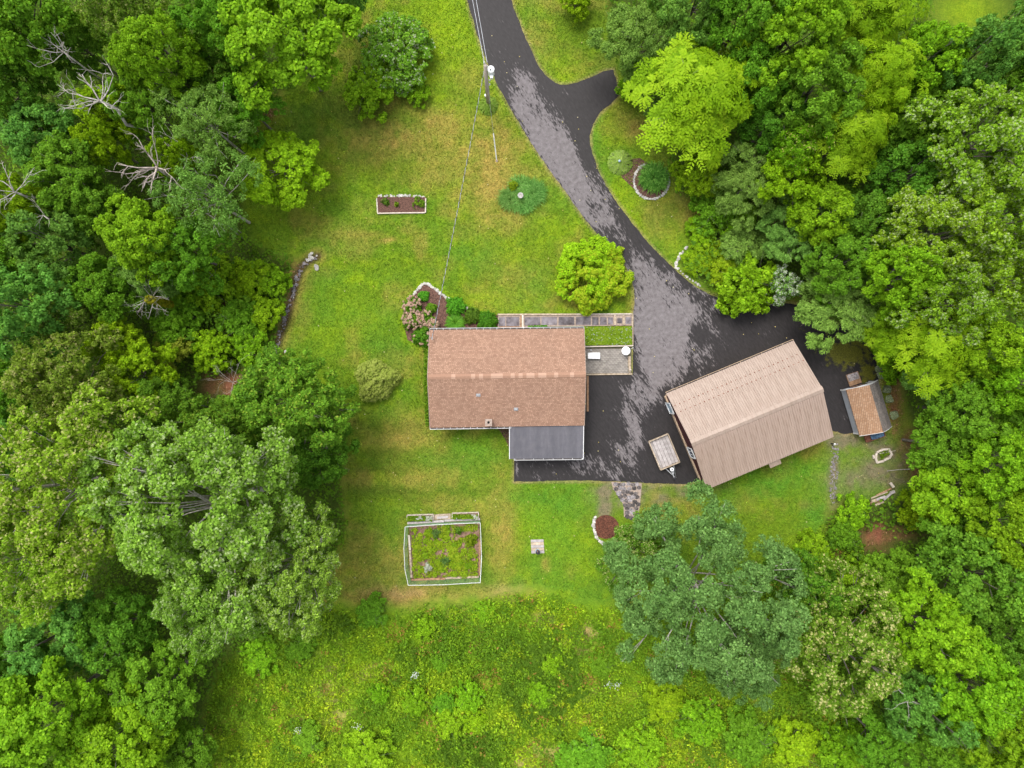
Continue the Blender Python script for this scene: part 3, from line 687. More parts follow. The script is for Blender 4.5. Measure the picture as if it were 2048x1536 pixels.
def gutter(parent, a, b, outward, step, wid=.13, mat='white'):
    """trough with pale rims and cross straps"""
    a, b = Vector(a), Vector(b); o_ = Vector(outward).normalized(); g = MB()
    g.bar(a+o_*wid+Vector((0, 0, -.06)), b+o_*wid+Vector((0, 0, -.06)), .024, .12)
    g.bar(a+o_*wid*.5+Vector((0, 0, -.125)), b+o_*wid*.5+Vector((0, 0, -.125)), wid, .02)
    gu = obj('gutter', g, M[mat], parent)
    li = MB(); li.bar(a+o_*wid*.42+Vector((0, 0, -.10)), b+o_*wid*.42+Vector((0, 0, -.10)), wid*.78, .018)
    obj('gutter_bed', li, M['gutter_in'], gu)
    n_ = max(2, int((b-a).length/step)); sm = MB(); sm.bar(-o_*.02, o_*wid, .026, .012)
    me = sm.mesh('strap', M[mat])
    for i in range(n_+1):
        p = a.lerp(b, (i+.02)/(n_+.04)); piece('strap', me, gu, p+Vector((0, 0, .004)))
    return gu
gutter(house, hA+Vector((0, .0, -.02)), hB+Vector((0, .0, -.02)), (0, 1, 0), .5)
gutter(house, hD+Vector((0, .0, -.02)), P(1022,853,ZE)+Vector((0, 0, -.02)), (0, -1, 0), .5)
for a, b in ((hA, hR0), (hR0, hD), (hB, hR1), (hR1, hC_)):
    o_ = Vector((-.02 if a.x < 0 else .02, 0, -.08)); obj('fascia', MB().bar(a+o_, b+o_, .03, .15), M['concrete'], house)
# lean-to roof on the south side
pz0, pz1 = 2.50, 2.22
pA, pB, pC, pD = P(1019.5,849,pz0), P(1167,846,pz0), P(1166,916.5,pz1), P(1019.5,918,pz1)
pr = MB(); pr.slab([pA, pD, pC, pB], .12); porch = obj('porch_roof', pr, M['membrane'], house, label='flat grey membrane roof')
for f in (.33, .66):
    s_ = MB(); s_.bar(pA.lerp(pD, f)+Vector((0, 0, .006)), pB.lerp(pC, f)+Vector((0, 0, .006)), .05, .008); obj('lap_seam', s_, M['membrane'], porch)
ed = MB(); ed.bar(pA+Vector((-.02, 0, -.04)), pD+Vector((-.02, 0, -.04)), .05, .13); obj('edge_trim', ed, M['white'], porch)
ed = MB(); ed.bar(pB+Vector((.02, 0, -.04)), pC+Vector((.02, 0, -.04)), .05, .13); obj('edge_trim', ed, M['white'], porch)
gutter(porch, P(1028,917.6,pz1), P(1165,916.4,pz1), (0, -1, 0), .75, .11)
for px in (1030, 1160):
    p = P(px, 911, 0); s_ = MB(); s_.box((p.x-.07, p.y-.07, .0), (p.x+.07, p.y+.07, 2.14)); obj('post', s_, M['white'], house)
# chimney, vents, service mast
c = P(977,845,3.6); s_ = MB(); s_.box((c.x-.21, c.y-.21, 2.5), (c.x+.21, c.y+.21, 3.5)); ch = obj('chimney', s_, M['chimney'], house, bevel=.01)
s_ = MB()
for a, b in (((-.26, -.26), (.26, -.09)), ((-.26, .09), (.26, .26)), ((-.26, -.088), (-.09, .088)), ((.09, -.088), (.26, .088))):
    s_.box((c.x+a[0], c.y+a[1], 3.5), (c.x+b[0], c.y+b[1], 3.6))
obj('cap', s_, M['concrete'], ch)
s_ = MB(); s_.lathe((c.x, c.y, 3.42), [(.10, 0), (.10, .10)], 12); obj('flue', s_, M['black'], ch)
for px, py in ((956.5,790), (1032,818)):
    zz = 3.46 if py < 800 else 3.10; p = P(px, py, zz); s_ = MB()
    s_.lathe((p.x, p.y, zz-.2), [(.075, 0), (.075, .34), (.06, .34), (.06, .2)], 10); v_ = obj('vent_pipe', s_, M['white'], house, smooth=False)
    s_ = MB(); s_.slab([(p.x-.16, p.y-.12, zz-.02), (p.x+.16, p.y-.12, zz-.02), (p.x+.16, p.y+.10, zz+.06), (p.x-.16, p.y+.10, zz+.06)], .02); obj('flashing', s_, M['galv'], v_)
mt = P(863.5,677,3.0); s_ = MB()
s_.tube([(mt.x, mt.y, 2.6), (mt.x, mt.y, 3.35), (mt.x+.04, mt.y-.05, 3.45), (mt.x+.12, mt.y-.12, 3.42)], .03, 6)
s_.tube([(mt.x-.1, mt.y+.1, 3.2), (mt.x+.12, mt.y+.05, 3.2)], .02, 5); obj('service_mast', s_, M['galv'], house)
s_ = MB(); a = P(1173,752,0); b = P(1173,822,0); s_.bar(a+Vector((-.02, 0, 1.0)), b+Vector((-.02, 0, 1.0)), .16, .12); obj('timber_trim', s_, M['timber_brown'], house)

# ------------------------------------------------------------------ walkway, patio, raised bed
wz = .10
walk = tag(obj('walkway', MB().slab([P(996,629,wz), P(996,658,wz), P(1090,658,wz), P(1092,653,wz), P(1266,651,wz), P(1266,628,wz)], .12), M['concrete'], None), kind='structure')
S6 = lambda x, y, z=0: P(980+x/6.606, 600+y/6.606, z)
for x0, x1, y0, y1 in ((116,203,228,345),(216,384,226,350),(455,664,226,332),(682,886,226,330),(905,1114,226,330),(1136,1333,226,328),(1350,1436,226,328),(1455,1541,228,326),(1560,1628,230,324),(1680,1746,238,310),(1794,1862,228,316)):
    a = S6(x0, y0, wz+.03); b = S6(x1, y1, wz+.03); j = lambda: random.uniform(-.02, .02)
    pts_ = [Vector((a.x+j(), a.y+j(), a.z)), Vector((a.x+j(), b.y+j(), a.z)), Vector((b.x+j(), b.y+j(), a.z)), Vector((b.x+j(), a.y+j(), a.z))]
    obj('paving_slab', MB().slab(pts_, .06), M['bluestone'], walk, bevel=.008)
for x0, y0, x1, y1, w, mt_ in ((100,192,1140,190,.13,'timber'),(1142,188,1880,184,.10,'timber_pale'),(432,200,432,372,.14,'timber_pale'),(408,200,408,372,.12,'timber_brown'),(1650,196,1650,330,.14,'timber'),(1768,196,1768,328,.14,'timber'),(120,358,395,356,.10,'timber_brown'),(1884,186,1884,604,.12,'timber')):
    obj('timber', MB().bar(S6(x0, y0, wz+.05), S6(x1, y1, wz+.05), w, .14), M[mt_], walk, bevel=.01)
bz = .22
bed = thing('raised_bed', 'raised bed of low green groundcover between walkway and patio', 'planting bed', P(1217,672))
obj('soil', MB().slab([P(1160,654,bz), P(1160,692,bz), P(1263,690,bz), P(1263,653,bz)], .25), M['soil'], bed)
obj('retaining_board', MB().bar(P(1168,693.5,.16), P(1266,691.5,.16), .09, .32), M['timber_pale'], bed)
pat = tag(obj('patio', MB().slab([P(1160,695,.03), P(1160,749,.03), P(1263,748,.03), P(1263,694,.03)], .06), M['sand'], None), kind='structure')
pvm = [MB().box((-.125, -.068, 0), (.125, .068, .03)).mesh('paver', M['paver']), MB().box((-.105, -.115, 0), (.105, .115, .03)).mesh('paver', M['paver'])]
a = P(1172,746,.03); b = P(1259,696,.03); yy = a.y+.06; row = 0
while yy < b.y-.05:
    xx = a.x+.13-(.13 if row % 2 else 0)
    while xx < b.x-.05:
        piece('paver', pvm[0], pat, (xx, yy, .032+random.uniform(0, .006)), random.uniform(-.02, .02)); xx += .266
    yy += .150; row += 1
for x0, y0, x1, y1, w in ((1172,749,1264,748,.12),(1258.5,712,1258.5,733,.20),(1259.5,733,1259.5,745,.16)):
    obj('edging_timber', MB().bar(P(x0, y0, .09), P(x1, y1, .09), w, .16), M['timber'], pat, bevel=.01)
wb = thing('storage_box', 'white rounded plastic storage box on the patio', 'storage box', P(1188,711))
c = P(1188,711.5,.5)
s_ = MB(); s_.box((c.x-.46, c.y-.22, .05), (c.x+.46, c.y+.22, .42)); obj('body', s_, M['white_plastic'], wb, bevel=.05)
s_ = MB(); s_.box((c.x-.49, c.y-.25, .42), (c.x+.49, c.y+.25, .52)); obj('lid', s_, M['white_plastic'], wb, bevel=.07)
c = P(1252,701.5,.7); wt = thing('round_table', 'round white table with pale lilac centre in the patio corner', 'table', (c.x, c.y, 0))
obj('tabletop', MB().lathe((c.x, c.y, .64), [(.30, 0), (.34, .02), (.34, .05), (.31, .06), (.30, .045), (.14, .035)], 24), M['white_plastic'], wt, smooth=False)
obj('centre_plate', MB().lathe((c.x, c.y, .672), [(.15, 0), (.15, .014), (.09, .018)], 18), M['lilac'], wt)
obj('pedestal', MB().lathe((c.x, c.y, .03), [(.24, 0), (.22, .05), (.07, .1), (.06, .61)], 16), M['white_plastic'], wt)
c = P(1261,740,.4); t_ = thing('lawn_ornament', 'small pale upright ornament on the timber at the patio corner', 'ornament', (c.x, c.y, .17))
obj('figure', MB().lathe((c.x, c.y, .17), [(.09, 0), (.10, .08), (.06, .2), (.075, .28), (.03, .36)], 10), M['timber_pale'], t_)
c = P(1263,697,.5); t_ = thing('hook_post', 'short white hook post beside the round white table', 'post', (c.x, c.y, 0))
obj('pole', MB().tube([(c.x, c.y, 0), (c.x, c.y, .8), (c.x+.06, c.y+.10, .9), (c.x+.1, c.y+.02, .82)], .03, 6), M['white'], t_)
c = P(1182,698,.3); t_ = thing('garden_tap', 'dark wall tap with small round handle under the board behind the storage box', 'tap', (c.x, c.y-.02, .12))
obj('pipe', MB().tube([(c.x, c.y+.05, .2), (c.x, c.y-.12, .22), (c.x, c.y-.16, .12)], .025, 6), M['darkmetal'], t_)
obj('handle', MB().lathe((c.x, c.y-.08, .24), [(.05, 0), (.05, .02)], 8), M['galv'], t_)

# ------------------------------------------------------------------ garage (long barn) and shed
GE, GR = 3.0, 4.5
gA, gB, gC, gD = P(1331.5,787,GE), P(1587,681.5,GE), P(1668,873,GE), P(1413.5,979.5,GE)
cx_ = (gA+gB+gC+gD)/4; gu_ = ((gB-gA)+(gC-gD)).normalized(); gv = Vector((gu_.y, -gu_.x, 0))    # gv points to the lower (south-east) eave
gl = ((gB-gA).length+(gC-gD).length)/2; gw = ((gD-gA).dot(gv)+(gC-gB).dot(gv))/2
garage = thing('garage', 'large garage with ribbed beige metal roof set at an angle to the drive', 'garage', Vector((cx_.x, cx_.y, 0)))
def G(u, v, z): return Vector((cx_.x, cx_.y, 0))+gu_*u+gv*v+Vector((0, 0, z))
NP = 12; pw = gl/NP
for sgn in (-1, 1):
    sl = math.hypot(gw/2, GR-GE); rise = (GR-GE)/(gw/2)
    v_ = []; f_ = []
    prof = []
    for r_ in range(5):
        x0 = -pw/2+pw*(r_+.5)/5
        prof += [(x0-pw*.042, .0), (x0-pw*.036, .048), (x0+pw*.036, .048), (x0+pw*.042, .0)]
    prof = [(-pw/2+.004, 0)]+prof+[(pw/2-.004, 0)]
    b_ = MB(); n_ = len(prof)
    for end in (0.02, gw/2):
        for dz in (0, -.03):
            for x_, h_ in prof:
                pt = gu_*x_+gv*(sgn*end)+Vector((0, 0, GR-rise*end+h_+dz)); b_.v.append(tuple(pt))
    for i in range(n_-1):
        b_.f += [(i, i+1, 2*n_+i+1, 2*n_+i), (n_+i+1, n_+i, 3*n_+i, 3*n_+i+1), (2*n_+i, 2*n_+i+1, 3*n_+i+1, 3*n_+i)]
    b_.f += [(0, 2*n_, 3*n_, n_), (n_-1, 2*n_-1, 4*n_-1, 3*n_-1)]
    me = b_.mesh('roof_panel', M['metalroof' if sgn < 0 else 'metalroof_b'])
    for i in range(NP):
        piece('roof_panel', me, garage, G(-gl/2+pw*(i+.5), 0, random.uniform(0, .004)))
for i in range(4):
    a = -gl/2-.03+(gl+.06)*i/4; b = a+(gl+.06)/4-.01; s_ = MB()
    for sgn in (-1, 1):
        s_.slab([G(a, 0, GR+.075), G(b, 0, GR+.075), G(b, sgn*.24, GR+.075-.24*rise), G(a, sgn*.24, GR+.075-.24*rise)][::(1 if sgn < 0 else -1)], .02)
    obj('ridge_cap', s_, M['metalroof'], garage)
sg = MB(); sg.box((-.045, -.02, 0), (.045, .02, .05)); sg.box((-.045, -.06, 0), (-.02, -.02, .03)); sg.box((.02, -.06, 0), (.045, -.02, .03))
sgm = sg.mesh('snow_guard', M['rust'])
ang = math.atan2(gu_.y, gu_.x)
for row, vv in ((0, -gw/2*.74), (1, -gw/2*.60)):
    for i in range(27):
        u = -gl/2+gl*(i+.5+(.5 if row else 0))/27.5; zz = GR-rise*abs(vv)+.01
        piece('snow_guard', sgm, garage, G(u, vv, zz), ang, (1, 1, 1), rx=0)
gutter(garage, G(-gl/2, -gw/2, GE-.03), G(gl/2, -gw/2, GE-.03), -gv, .85, .10, 'tan')
# walls: west gable end is the one that shows
ww = gw/2-.42; wu = gl/2
uw = -gl/2+.40; ue = gl/2-.3
obj('wall', MB().bar(G(uw, -ww, .40), G(uw, ww, .40), .12, .80), M['tan'], garage, label='tan lower wall of gable end')
obj('gable_wall', MB().add([G(uw-.05, -ww, .8), G(uw-.05, ww, .8), G(uw-.05, ww, 2.9), G(uw-.05, 0, 4.35), G(uw-.05, -ww, 2.9), G(uw+.06, -ww, .8), G(uw+.06, ww, .8), G(uw+.06, ww, 2.9), G(uw+.06, 0, 4.35), G(uw+.06, -ww, 2.9)],
    [(0, 1, 2, 3, 4), (9, 8, 7, 6, 5), (0, 5, 6, 1), (1, 6, 7, 2), (2, 7, 8, 3), (3, 8, 9, 4), (4, 9, 5, 0)]), M['maroon'], garage, label='maroon upper gable wall')
obj('trim_board', MB().bar(G(uw-.10, -ww-.05, .8), G(uw-.10, ww+.05, .8), .10, .12), M['tan'], garage)
for vv in (-ww, ww): obj('side_wall', MB().bar(G(uw+.07, vv, 1.44), G(ue, vv, 1.44), .12, 2.9), M['tan'], garage)
obj('end_wall', MB().bar(G(ue, -ww+.07, 1.44), G(ue, ww-.07, 1.44), .12, 2.9), M['tan'], garage)
def wallwin(v0, v1, z0, z1, glass, oct_=False):
    fr = MB(); e = .07; u = uw-.16
    for (a, b) in (((v0, z0), (v1, z0)), ((v0, z1), (v1, z1)), ((v0, z0), (v0, z1)), ((v1, z0), (v1, z1))):
        fr.bar(G(u, a[0], a[1]), G(u, b[0], b[1]), .08, .08)
    w_ = obj('window', fr, M['white'], garage)
    obj('pane', MB().bar(G(u+.02, v0, (z0+z1)/2), G(u+.02, v1, (z0+z1)/2), .03, z1-z0), M[glass], w_)
    for f in (.33, .66) if glass == 'darkglass' else ():
        obj('muntin', MB().bar(G(u-.01, v0+(v1-v0)*f, z0), G(u-.01, v0+(v1-v0)*f, z1), .03, .03, up=gu_), M['white'], w_)
wallwin(-3.0, -2.1, .15, 1.5, 'blueglass'); wallwin(.75, 1.55, 1.2, 2.5, 'darkglass')
obj('awning', MB().slab([P(1537,927,2.85), P(1541,936.5,2.6), P(1563,927,2.6), P(1560,918,2.85)], .05), M['metalroof_b'], garage)

sc_ = P(1738.5,816,1.35); SA = R_(16.5)
shed = thing('garden_shed', 'small shed with orange and grey shingled roof and grey side wall', 'shed', (sc_.x, sc_.y, 0))
sx_ = Vector((math.cos(SA), math.sin(SA), 0)); sy_ = Vector((-math.sin(SA), math.cos(SA), 0))
def H(x, y, z): return Vector((sc_.x, sc_.y, 0))+sx_*x+sy_*y+Vector((0, 0, z))
hw, hl, e0, r0 = 1.30, 1.88, 1.30, 2.40
k1 = hw*.5; zk = 1.95
rfm = MB().slab([H(-hw, -hl, e0), H(-k1, -hl, zk), H(-k1, hl, zk), H(-hw, hl, e0)][::-1], .07)
obj('roof_slope', rfm, M['shingle_orange'], shed, label='steep orange shingled slope')
obj('roof_slope', MB().slab([H(-k1, -hl, zk), H(0, -hl, r0), H(0, hl, r0), H(-k1, hl, zk)][::-1], .07), M['shingle_orange'], shed)
obj('roof_slope', MB().slab([H(0, -hl, r0), H(k1, -hl, zk), H(k1, hl, zk), H(0, hl, r0)][::-1], .07), M['shingle_grey'], shed, label='grey shingled slope')
obj('roof_slope', MB().slab([H(k1, -hl, zk), H(hw, -hl, e0), H(hw, hl, e0), H(k1, hl, zk)][::-1], .07), M['shingle_grey'], shed)  # both east slopes coloured grey, both west slopes orange
bw_ = hw-.16; bl = hl-.12
for a, b in (((-bw_, -bl), (-bw_, bl)), ((bw_, -bl), (bw_, bl))):
    obj('wall', MB().bar(H(*a, .74), H(*b, .74), .08, 1.2), M['greysiding'], shed)
for yy in (-bl, bl):
    g_ = MB(); o_ = .05
    loop = [(-bw_, .15), (bw_, .15), (bw_, 1.4), (k1-.05, zk-.1), (0, r0-.1), (-k1+.05, zk-.1), (-bw_, 1.4)]
    g_.add([H(x, yy-o_, z) for x, z in loop]+[H(x, yy+o_, z) for x, z in loop], [tuple(range(7)), tuple(range(13, 6, -1))]+[(i, i+7, (i+1) % 7+7, (i+1) % 7) for i in range(7)])
    obj('gable_wall', g_, M['greysiding'], shed)
    t_ = MB()
    for (xa, za), (xb, zb) in (((-hw, e0), (-k1, zk)), ((-k1, zk), (0, r0)), ((0, r0), (k1, zk)), ((k1, zk), (hw, e0))):
        yo = hl+.015 if yy > 0 else -hl-.015; t_.bar(H(xa, yo, za-.05), H(xb, yo, zb-.05), .03, .11)
    obj('rake_trim', t_, M['white'], shed)
for xx in (-bw_, bw_):
    for yy in (-bl, bl):
        obj('corner_board', MB().bar(H(xx*1.03, yy*1.015, .15), H(xx*1.03, yy*1.015, 1.32), .12, .12), M['white'], shed)
for k, xx in enumerate((-.33, .33)):
    d_ = obj('door', MB().bar(H(xx, bl+.08, .2), H(xx, bl+.08, 1.7), .62, .05, up=sy_), M['darkglass'], shed)
    obj('door_frame', MB().bar(H(xx-.3, bl+.12, 1.7), H(xx+.3, bl+.12, 1.7), .05, .09), M['white'], d_)
rp = thing('shed_ramp', 'dark plywood ramp leading up to the shed doors', 'ramp', P(1708,756))
obj('deck', MB().slab([P(1692,750,.03), P(1700,773,.30), P(1724,765,.30), P(1716,742,.03)], .05), M['timber_brown'], rp)
obj('board', MB().slab([P(1693.5,750.5,.05), P(1698.5,764,.20), P(1719.5,757,.20), P(1714.5,743.5,.05)], .02), M['stone_grey'], rp)
ct = P(1750,872,.3); cart = thing('garden_cart', 'dark low garden cart with blue tarp behind the shed', 'cart', (ct.x, ct.y, 0))
def CT(x, y, z): return Vector((ct.x, ct.y, 0))+sx_*x+sy_*y+Vector((0, 0, z))
tb = MB(); tb.slab([CT(-.8, -.25, .2), CT(.75, -.2, .2), CT(.75, .2, .2), CT(-.8, .25, .2)], .05)
for a, b in (((-.8, -.27), (.75, -.22)), ((.75, -.22), (.75, .22)), ((.75, .22), (-.8, .27)), ((-.8, .27), (-.8, -.27))): tb.bar(CT(*a, .30), CT(*b, .30), .04, .24)
obj('tray', tb, M['rust'], cart)
tp = MB(); tp.slab([CT(-.35, -.2, .40), CT(.1, -.24, .46), CT(.7, -.18, .40), CT(.72, .16, .39), CT(.2, .2, .45), CT(-.4, .18, .38)], .06); obj('tarp', tp, M['tarp'], cart, bevel=.03)
for yy in (-.3, .3):
    obj('wheel', MB().tube([CT(-.4, yy-.04, .15), CT(-.4, yy+.04, .15)], .15, 14), M['tyre'], cart)

# ------------------------------------------------------------------ utility trailer
tA, tB, tC, tD = P(1297.5,882.5,.75), P(1336,868,.75), P(1359.5,924.5,.75), P(1321.5,940.5,.75)
tc_ = (tA+tB+tC+tD)/4; ty = ((tC-tB)+(tD-tA)).normalized(); tx = Vector((-ty.y, ty.x, 0)); tl = (tC-tB).length/2; tw = ((tB-tA).length)/2
if tx.dot(tB-tA) < 0: tx = -tx
trailer = thing('utility_trailer', 'small open utility trailer with grey plank floor parked by the garage', 'trailer', (tc_.x, tc_.y, 0))
def T(x, y, z): return Vector((tc_.x, tc_.y, 0))+tx*x+ty*y+Vector((0, 0, z))
for i in range(6):
    w = 2*tw/6; x = -tw+w*(i+.5)
    obj('floor_plank', MB().bar(T(x, -tl+.05, .5+random.uniform(0, .01)), T(x, tl-.05, .5+random.uniform(0, .01)), w-.022, .04), M['plank'], trailer)
for a, b, in (((-tw, -tl), (tw, -tl)), ((-tw, tl), (tw, tl)), ((-tw, -tl), (-tw, tl)), ((tw, -tl), (tw, tl))):
    obj('side_board', MB().bar(T(*a, .66), T(*b, .66), .065, .34), M['timber'], trailer)
    d_ = (Vector(b)-Vector(a)).normalized()
fr = MB()
for x in (-tw*.8, tw*.8): fr.bar(T(x, -tl+.05, .42), T(x, tl, .42), .06, .08)
fr.bar(T(-tw*.75, 0, .33), T(tw*.75, 0, .33), .06, .06); obj('frame', fr, M['darkmetal'], trailer)
tg = MB()
for x in (-.45, .45): tg.bar(T(x, tl-.1, .42), T(0.06*(1 if x > 0 else -1), tl+.75, .42), .06, .06)
tg.bar(T(0, tl+.3, .42), T(0, tl+1.05, .42), .08, .08); obj('tongue', tg, M['galv'], trailer)
obj('coupler', MB().bar(T(0, tl+1.0, .44), T(0, tl+1.2, .44), .11, .11), M['darkmetal'], trailer, bevel=.02)
jk = MB().tube([T(.02, tl+.28, .05), T(.02, tl+.28, .85)], .04, 8); j_ = obj('jack', jk, M['galv'], trailer)
p = T(.02, tl+.28, 0)
obj('jack_cap', MB().lathe((p.x, p.y, .80), [(.15, 0), (.15, .05), (.06, .06), (.06, .03)], 18), M['white_plastic'], j_)
obj('hub', MB().lathe((p.x, p.y, .862), [(.05, 0), (.05, .012)], 10), M['darkmetal'], j_)
obj('safety_chain', MB().tube([T(.35, tl, .45), T(.34, tl+.45, .3), T(.25, tl+.8, .12), T(.2, tl+1.2, .04)], .014, 5), M['galv'], trailer)
for s_ in (-1, 1):
    wh = obj('wheel', MB().tube([T(s_*(tw-.34), 0, .20), T(s_*(tw-.18), 0, .20)], .20, 16), M['tyre'], trailer)
    obj('rim', MB().tube([T(s_*(tw-.35), 0, .20), T(s_*(tw-.165), 0, .20)], .10, 12), M['galv'], wh)

# ------------------------------------------------------------------ rocks
def rock(seed, mat, fl=.6):
    r = random.Random(seed); bm = bmesh.new()
    for _ in range(16):
        v = Vector((r.gauss(0, 1), r.gauss(0, 1), r.gauss(0, 1))).normalized()*r.uniform(.85, 1.05); bm.verts.new((v.x, v.y, v.z*fl))
    bmesh.ops.convex_hull(bm, input=bm.verts)
    lo_ = [v for v in bm.verts if not v.link_faces]
    bmesh.ops.delete(bm, geom=lo_, context='VERTS')
    m = bpy.data.meshes.new('stone'); bm.to_mesh(m); bm.free(); m.materials.append(M[mat]); return m
RK = [rock(i, 'stone') for i in range(6)]; RG = [rock(20+i, 'stone_grey') for i in range(6)]; RL = [rock(40+i, 'stone_lichen', .7) for i in range(4)]
def stones(parent, px_line, step, s0, s1, meshes, jit=1.0, z=.04, name='stone', skip=0.0):
    for x, y in resample(px_line, step):
        if random.random() < skip: continue
        r = random.uniform(s0, s1)
        piece(name, random.choice(meshes), parent, P(x+random.uniform(-jit, jit), y+random.uniform(-jit, jit), z), random.uniform(0, 6.28), (r*random.uniform(.85, 1.3), r, r*random.uniform(.7, 1)))
t_ = thing('stone_edging', 'curved row of pale stones edging the flower bed by the house corner', 'edging', P(860,575))
stones(t_, [(815,599),(825,592),(834,581),(840,572),(850,567),(860,570),(873,579),(883,588),(893,595),(902,603)], 4.2, .10, .17, RK, 1.2)
stones(t_, [(922,611),(930,614),(942,621),(955,629),(968,631)], 5, .09, .15, RK, 1.2)
# foundation bed mulch
tag(obj('flower_bed', MB().slab([P(x, y, .03) for x, y in FBED][::-1], .06), M['mulch'], None), kind='structure')
tag(obj('mulch_corner', MB().slab([P(x, y, .02) for x, y in [(985,848),(1000,862),(1012,882),(1021,900),(1021,848)]][::-1], .04), M['mulch'], None), kind='structure')
# ring bed and hosta bed mulch
ringc = (1303,362)
tag(obj('flower_bed', MB().slab([P(x, y, .02) for x, y in [(1262,318),(1280,316),(1300,330),(1290,345),(1272,352),(1268,378),(1262,372),(1242,353),(1246,330)]][::-1], .04), M['mulch'], None), kind='structure')
t_ = thing('ring_bed', 'round mulched bed ringed with pale stones holding a daylily clump', 'planting bed', P(*ringc))
obj('mulch', MB().slab([P(ringc[0]+34*math.cos(a), ringc[1]+35*math.sin(a), .06) for a in np.linspace(0, 6.28, 28)[:-1]][::-1], .08), M['mulch'], t_)
for a in np.linspace(R_(-30), R_(245), 34):
    r = random.uniform(.10, .145); piece('stone', random.choice(RK), t_, P(ringc[0]+35*math.cos(a), ringc[1]+36*math.sin(a), .07), a+1.57+random.uniform(-.2, .2), (r*1.35, r*.95, r))
# rectangular bed
t_ = thing('mulch_bed', 'rectangular dark mulch bed with timber and stone border in the lawn', 'planting bed', P(802,409))
obj('mulch', MB().slab([P(754,394,.07), P(756,426,.07), P(851,426,.07), P(852,394,.07)], .10), M['mulch'], t_)
for a, b in (((753.5,397), (755.5,426)), ((755,427), (803,426)), ((803.5,426), (850,425.5)), ((851,425.5), (851.5,397))):
    obj('edging_board', MB().bar(P(*a, .08), P(*b, .08), .09, .14), M['timber_pale'], t_)
stones(t_, [(753,393),(780,392),(812,391),(851,394)], 4.5, .08, .15, RK, 1.4, skip=.15)
# round mulch bed with kerb by the big tree, and flagstone path
tag(obj('flower_bed', MB().slab([P(1212+26*math.cos(a), 1054+24*math.sin(a), .03) for a in np.linspace(0, 6.28, 20)[:-1]][::-1], .05), M['mulch_red'], None), kind='structure')
t_ = thing('kerb_stones', 'arc of weathered kerb stones along the red mulch bed', 'edging', P(1190,1058))
stones(t_, [(1190,1035),(1187,1048),(1188,1062),(1193,1074),(1202,1084),(1208,1090)], 5, .12, .18, RK, .6)
path = tag(obj('flagstone_path', MB().slab([P(x, y, .02) for x, y in [(1223,964),(1284,966),(1282,990),(1280,1010),(1276,1034),(1248,1034),(1247,1010),(1236,990),(1226,978)]][::-1], .04), M['concrete'], None), kind='structure')
random.seed(9); fl_px = []
for y in np.arange(969, 1036, 8.2):
    lo_ = 1226+max(0, (y-975))*.55 if y < 1012 else 1248; lo_ = min(lo_, 1249); hi_ = 1282-(y-969)*.06
    x = lo_+4+random.uniform(0, 3)
    while x < hi_-2:
        fl_px.append((x, y+random.uniform(-2, 2))); x += random.uniform(7.5, 10.5)
for x, y in fl_px:
    n_ = random.randint(5, 7); a0 = random.uniform(0, 6.28); r = random.uniform(4.6, 5.6)
    pts_ = [P(x+r*random.uniform(.85, 1.15)*math.cos(a0+6.28*i/n_), y+r*.9*random.uniform(.85, 1.15)*math.sin(a0+6.28*i/n_), .05+random.uniform(0, .015)) for i in range(n_)][::-1]
    zz = pts_[0].z; pts_ = [Vector((p.x, p.y, zz)) for p in pts_]
    obj('flagstone', MB().slab(pts_, .05), M['flag' if random.random() < .75 else 'stone_grey'], path)
# stones by the drive
t_ = thing('stone_edging', 'broken line of pale stones between lawn and wild bank beside the drive', 'edging', P(1360,515))
stones(t_, [(1367,503),(1361,510),(1357,517),(1353,526),(1350,532),(1356,538)], 3.6, .10, .17, RK, 1.8)
stones(t_, [(1362,543),(1372,552),(1385,562),(1398,571),(1408,577)], 6, .08, .14, RK, 1.0, skip=.2)
def boulder(px, py, sx, sy, sz, rz, mesh, label):
    p = P(px, py, 0); o = piece('boulder', mesh, None, (p.x, p.y, sz*.35), rz, (sx, sy, sz)); tag(o, label, 'boulder'); return o
boulder(1371.5,496.5,.24,.13,.2,R_(40),RK[1],'smooth white boulder at the lawn edge beside the drive')
boulder(633,535,.22,.34,.16,R_(15),RK[3],'flat grey boulder at the head of the stony ditch')
boulder(660,1222,.16,.12,.2,.4,RK[0],'small lone pale stone in the grass below the pale-leaved tree')
boulder(571,703,.16,.12,.12,.9,RK[2],'small pale stone on grass near the lower end of the ditch')
for px, py, s_, lb in ((1756,738,.34,'topmost of the lichened boulders behind the shed'),(1760,752,.46,'large pale-spotted boulder level with the shed ridge top'),(1772,776,.46,'round lichened boulder in the middle of the row behind the shed'),(1777,798,.38,'dark mossy boulder low in the row behind the shed'),(1786,830,.42,'lowest lichened boulder beside the red leaf litter')):
    boulder(px, py, s_*1.05, s_, s_*.8, random.uniform(0, 6), random.choice(RL), lb)
# ditch lined with stones
t_ = thing('drainage_ditch', 'narrow stony drainage ditch running down the edge of the lawn', 'ditch', P(585,600))
stones(t_, DITCH, 3.6, .04, .13, RG, 5.0, -.06, skip=.25); stones(t_, DITCH, 4.6, .06, .20, RG, 3.0, -.09, skip=.3); stones(t_, DITCH, 3.0, .03, .09, RG+RK[:1], 4.0, -.05, skip=.3); stones(t_, [(624,508),(617,512),(622,517),(612,521),(628,513)], 3, .09, .16, RK, 2, .02)
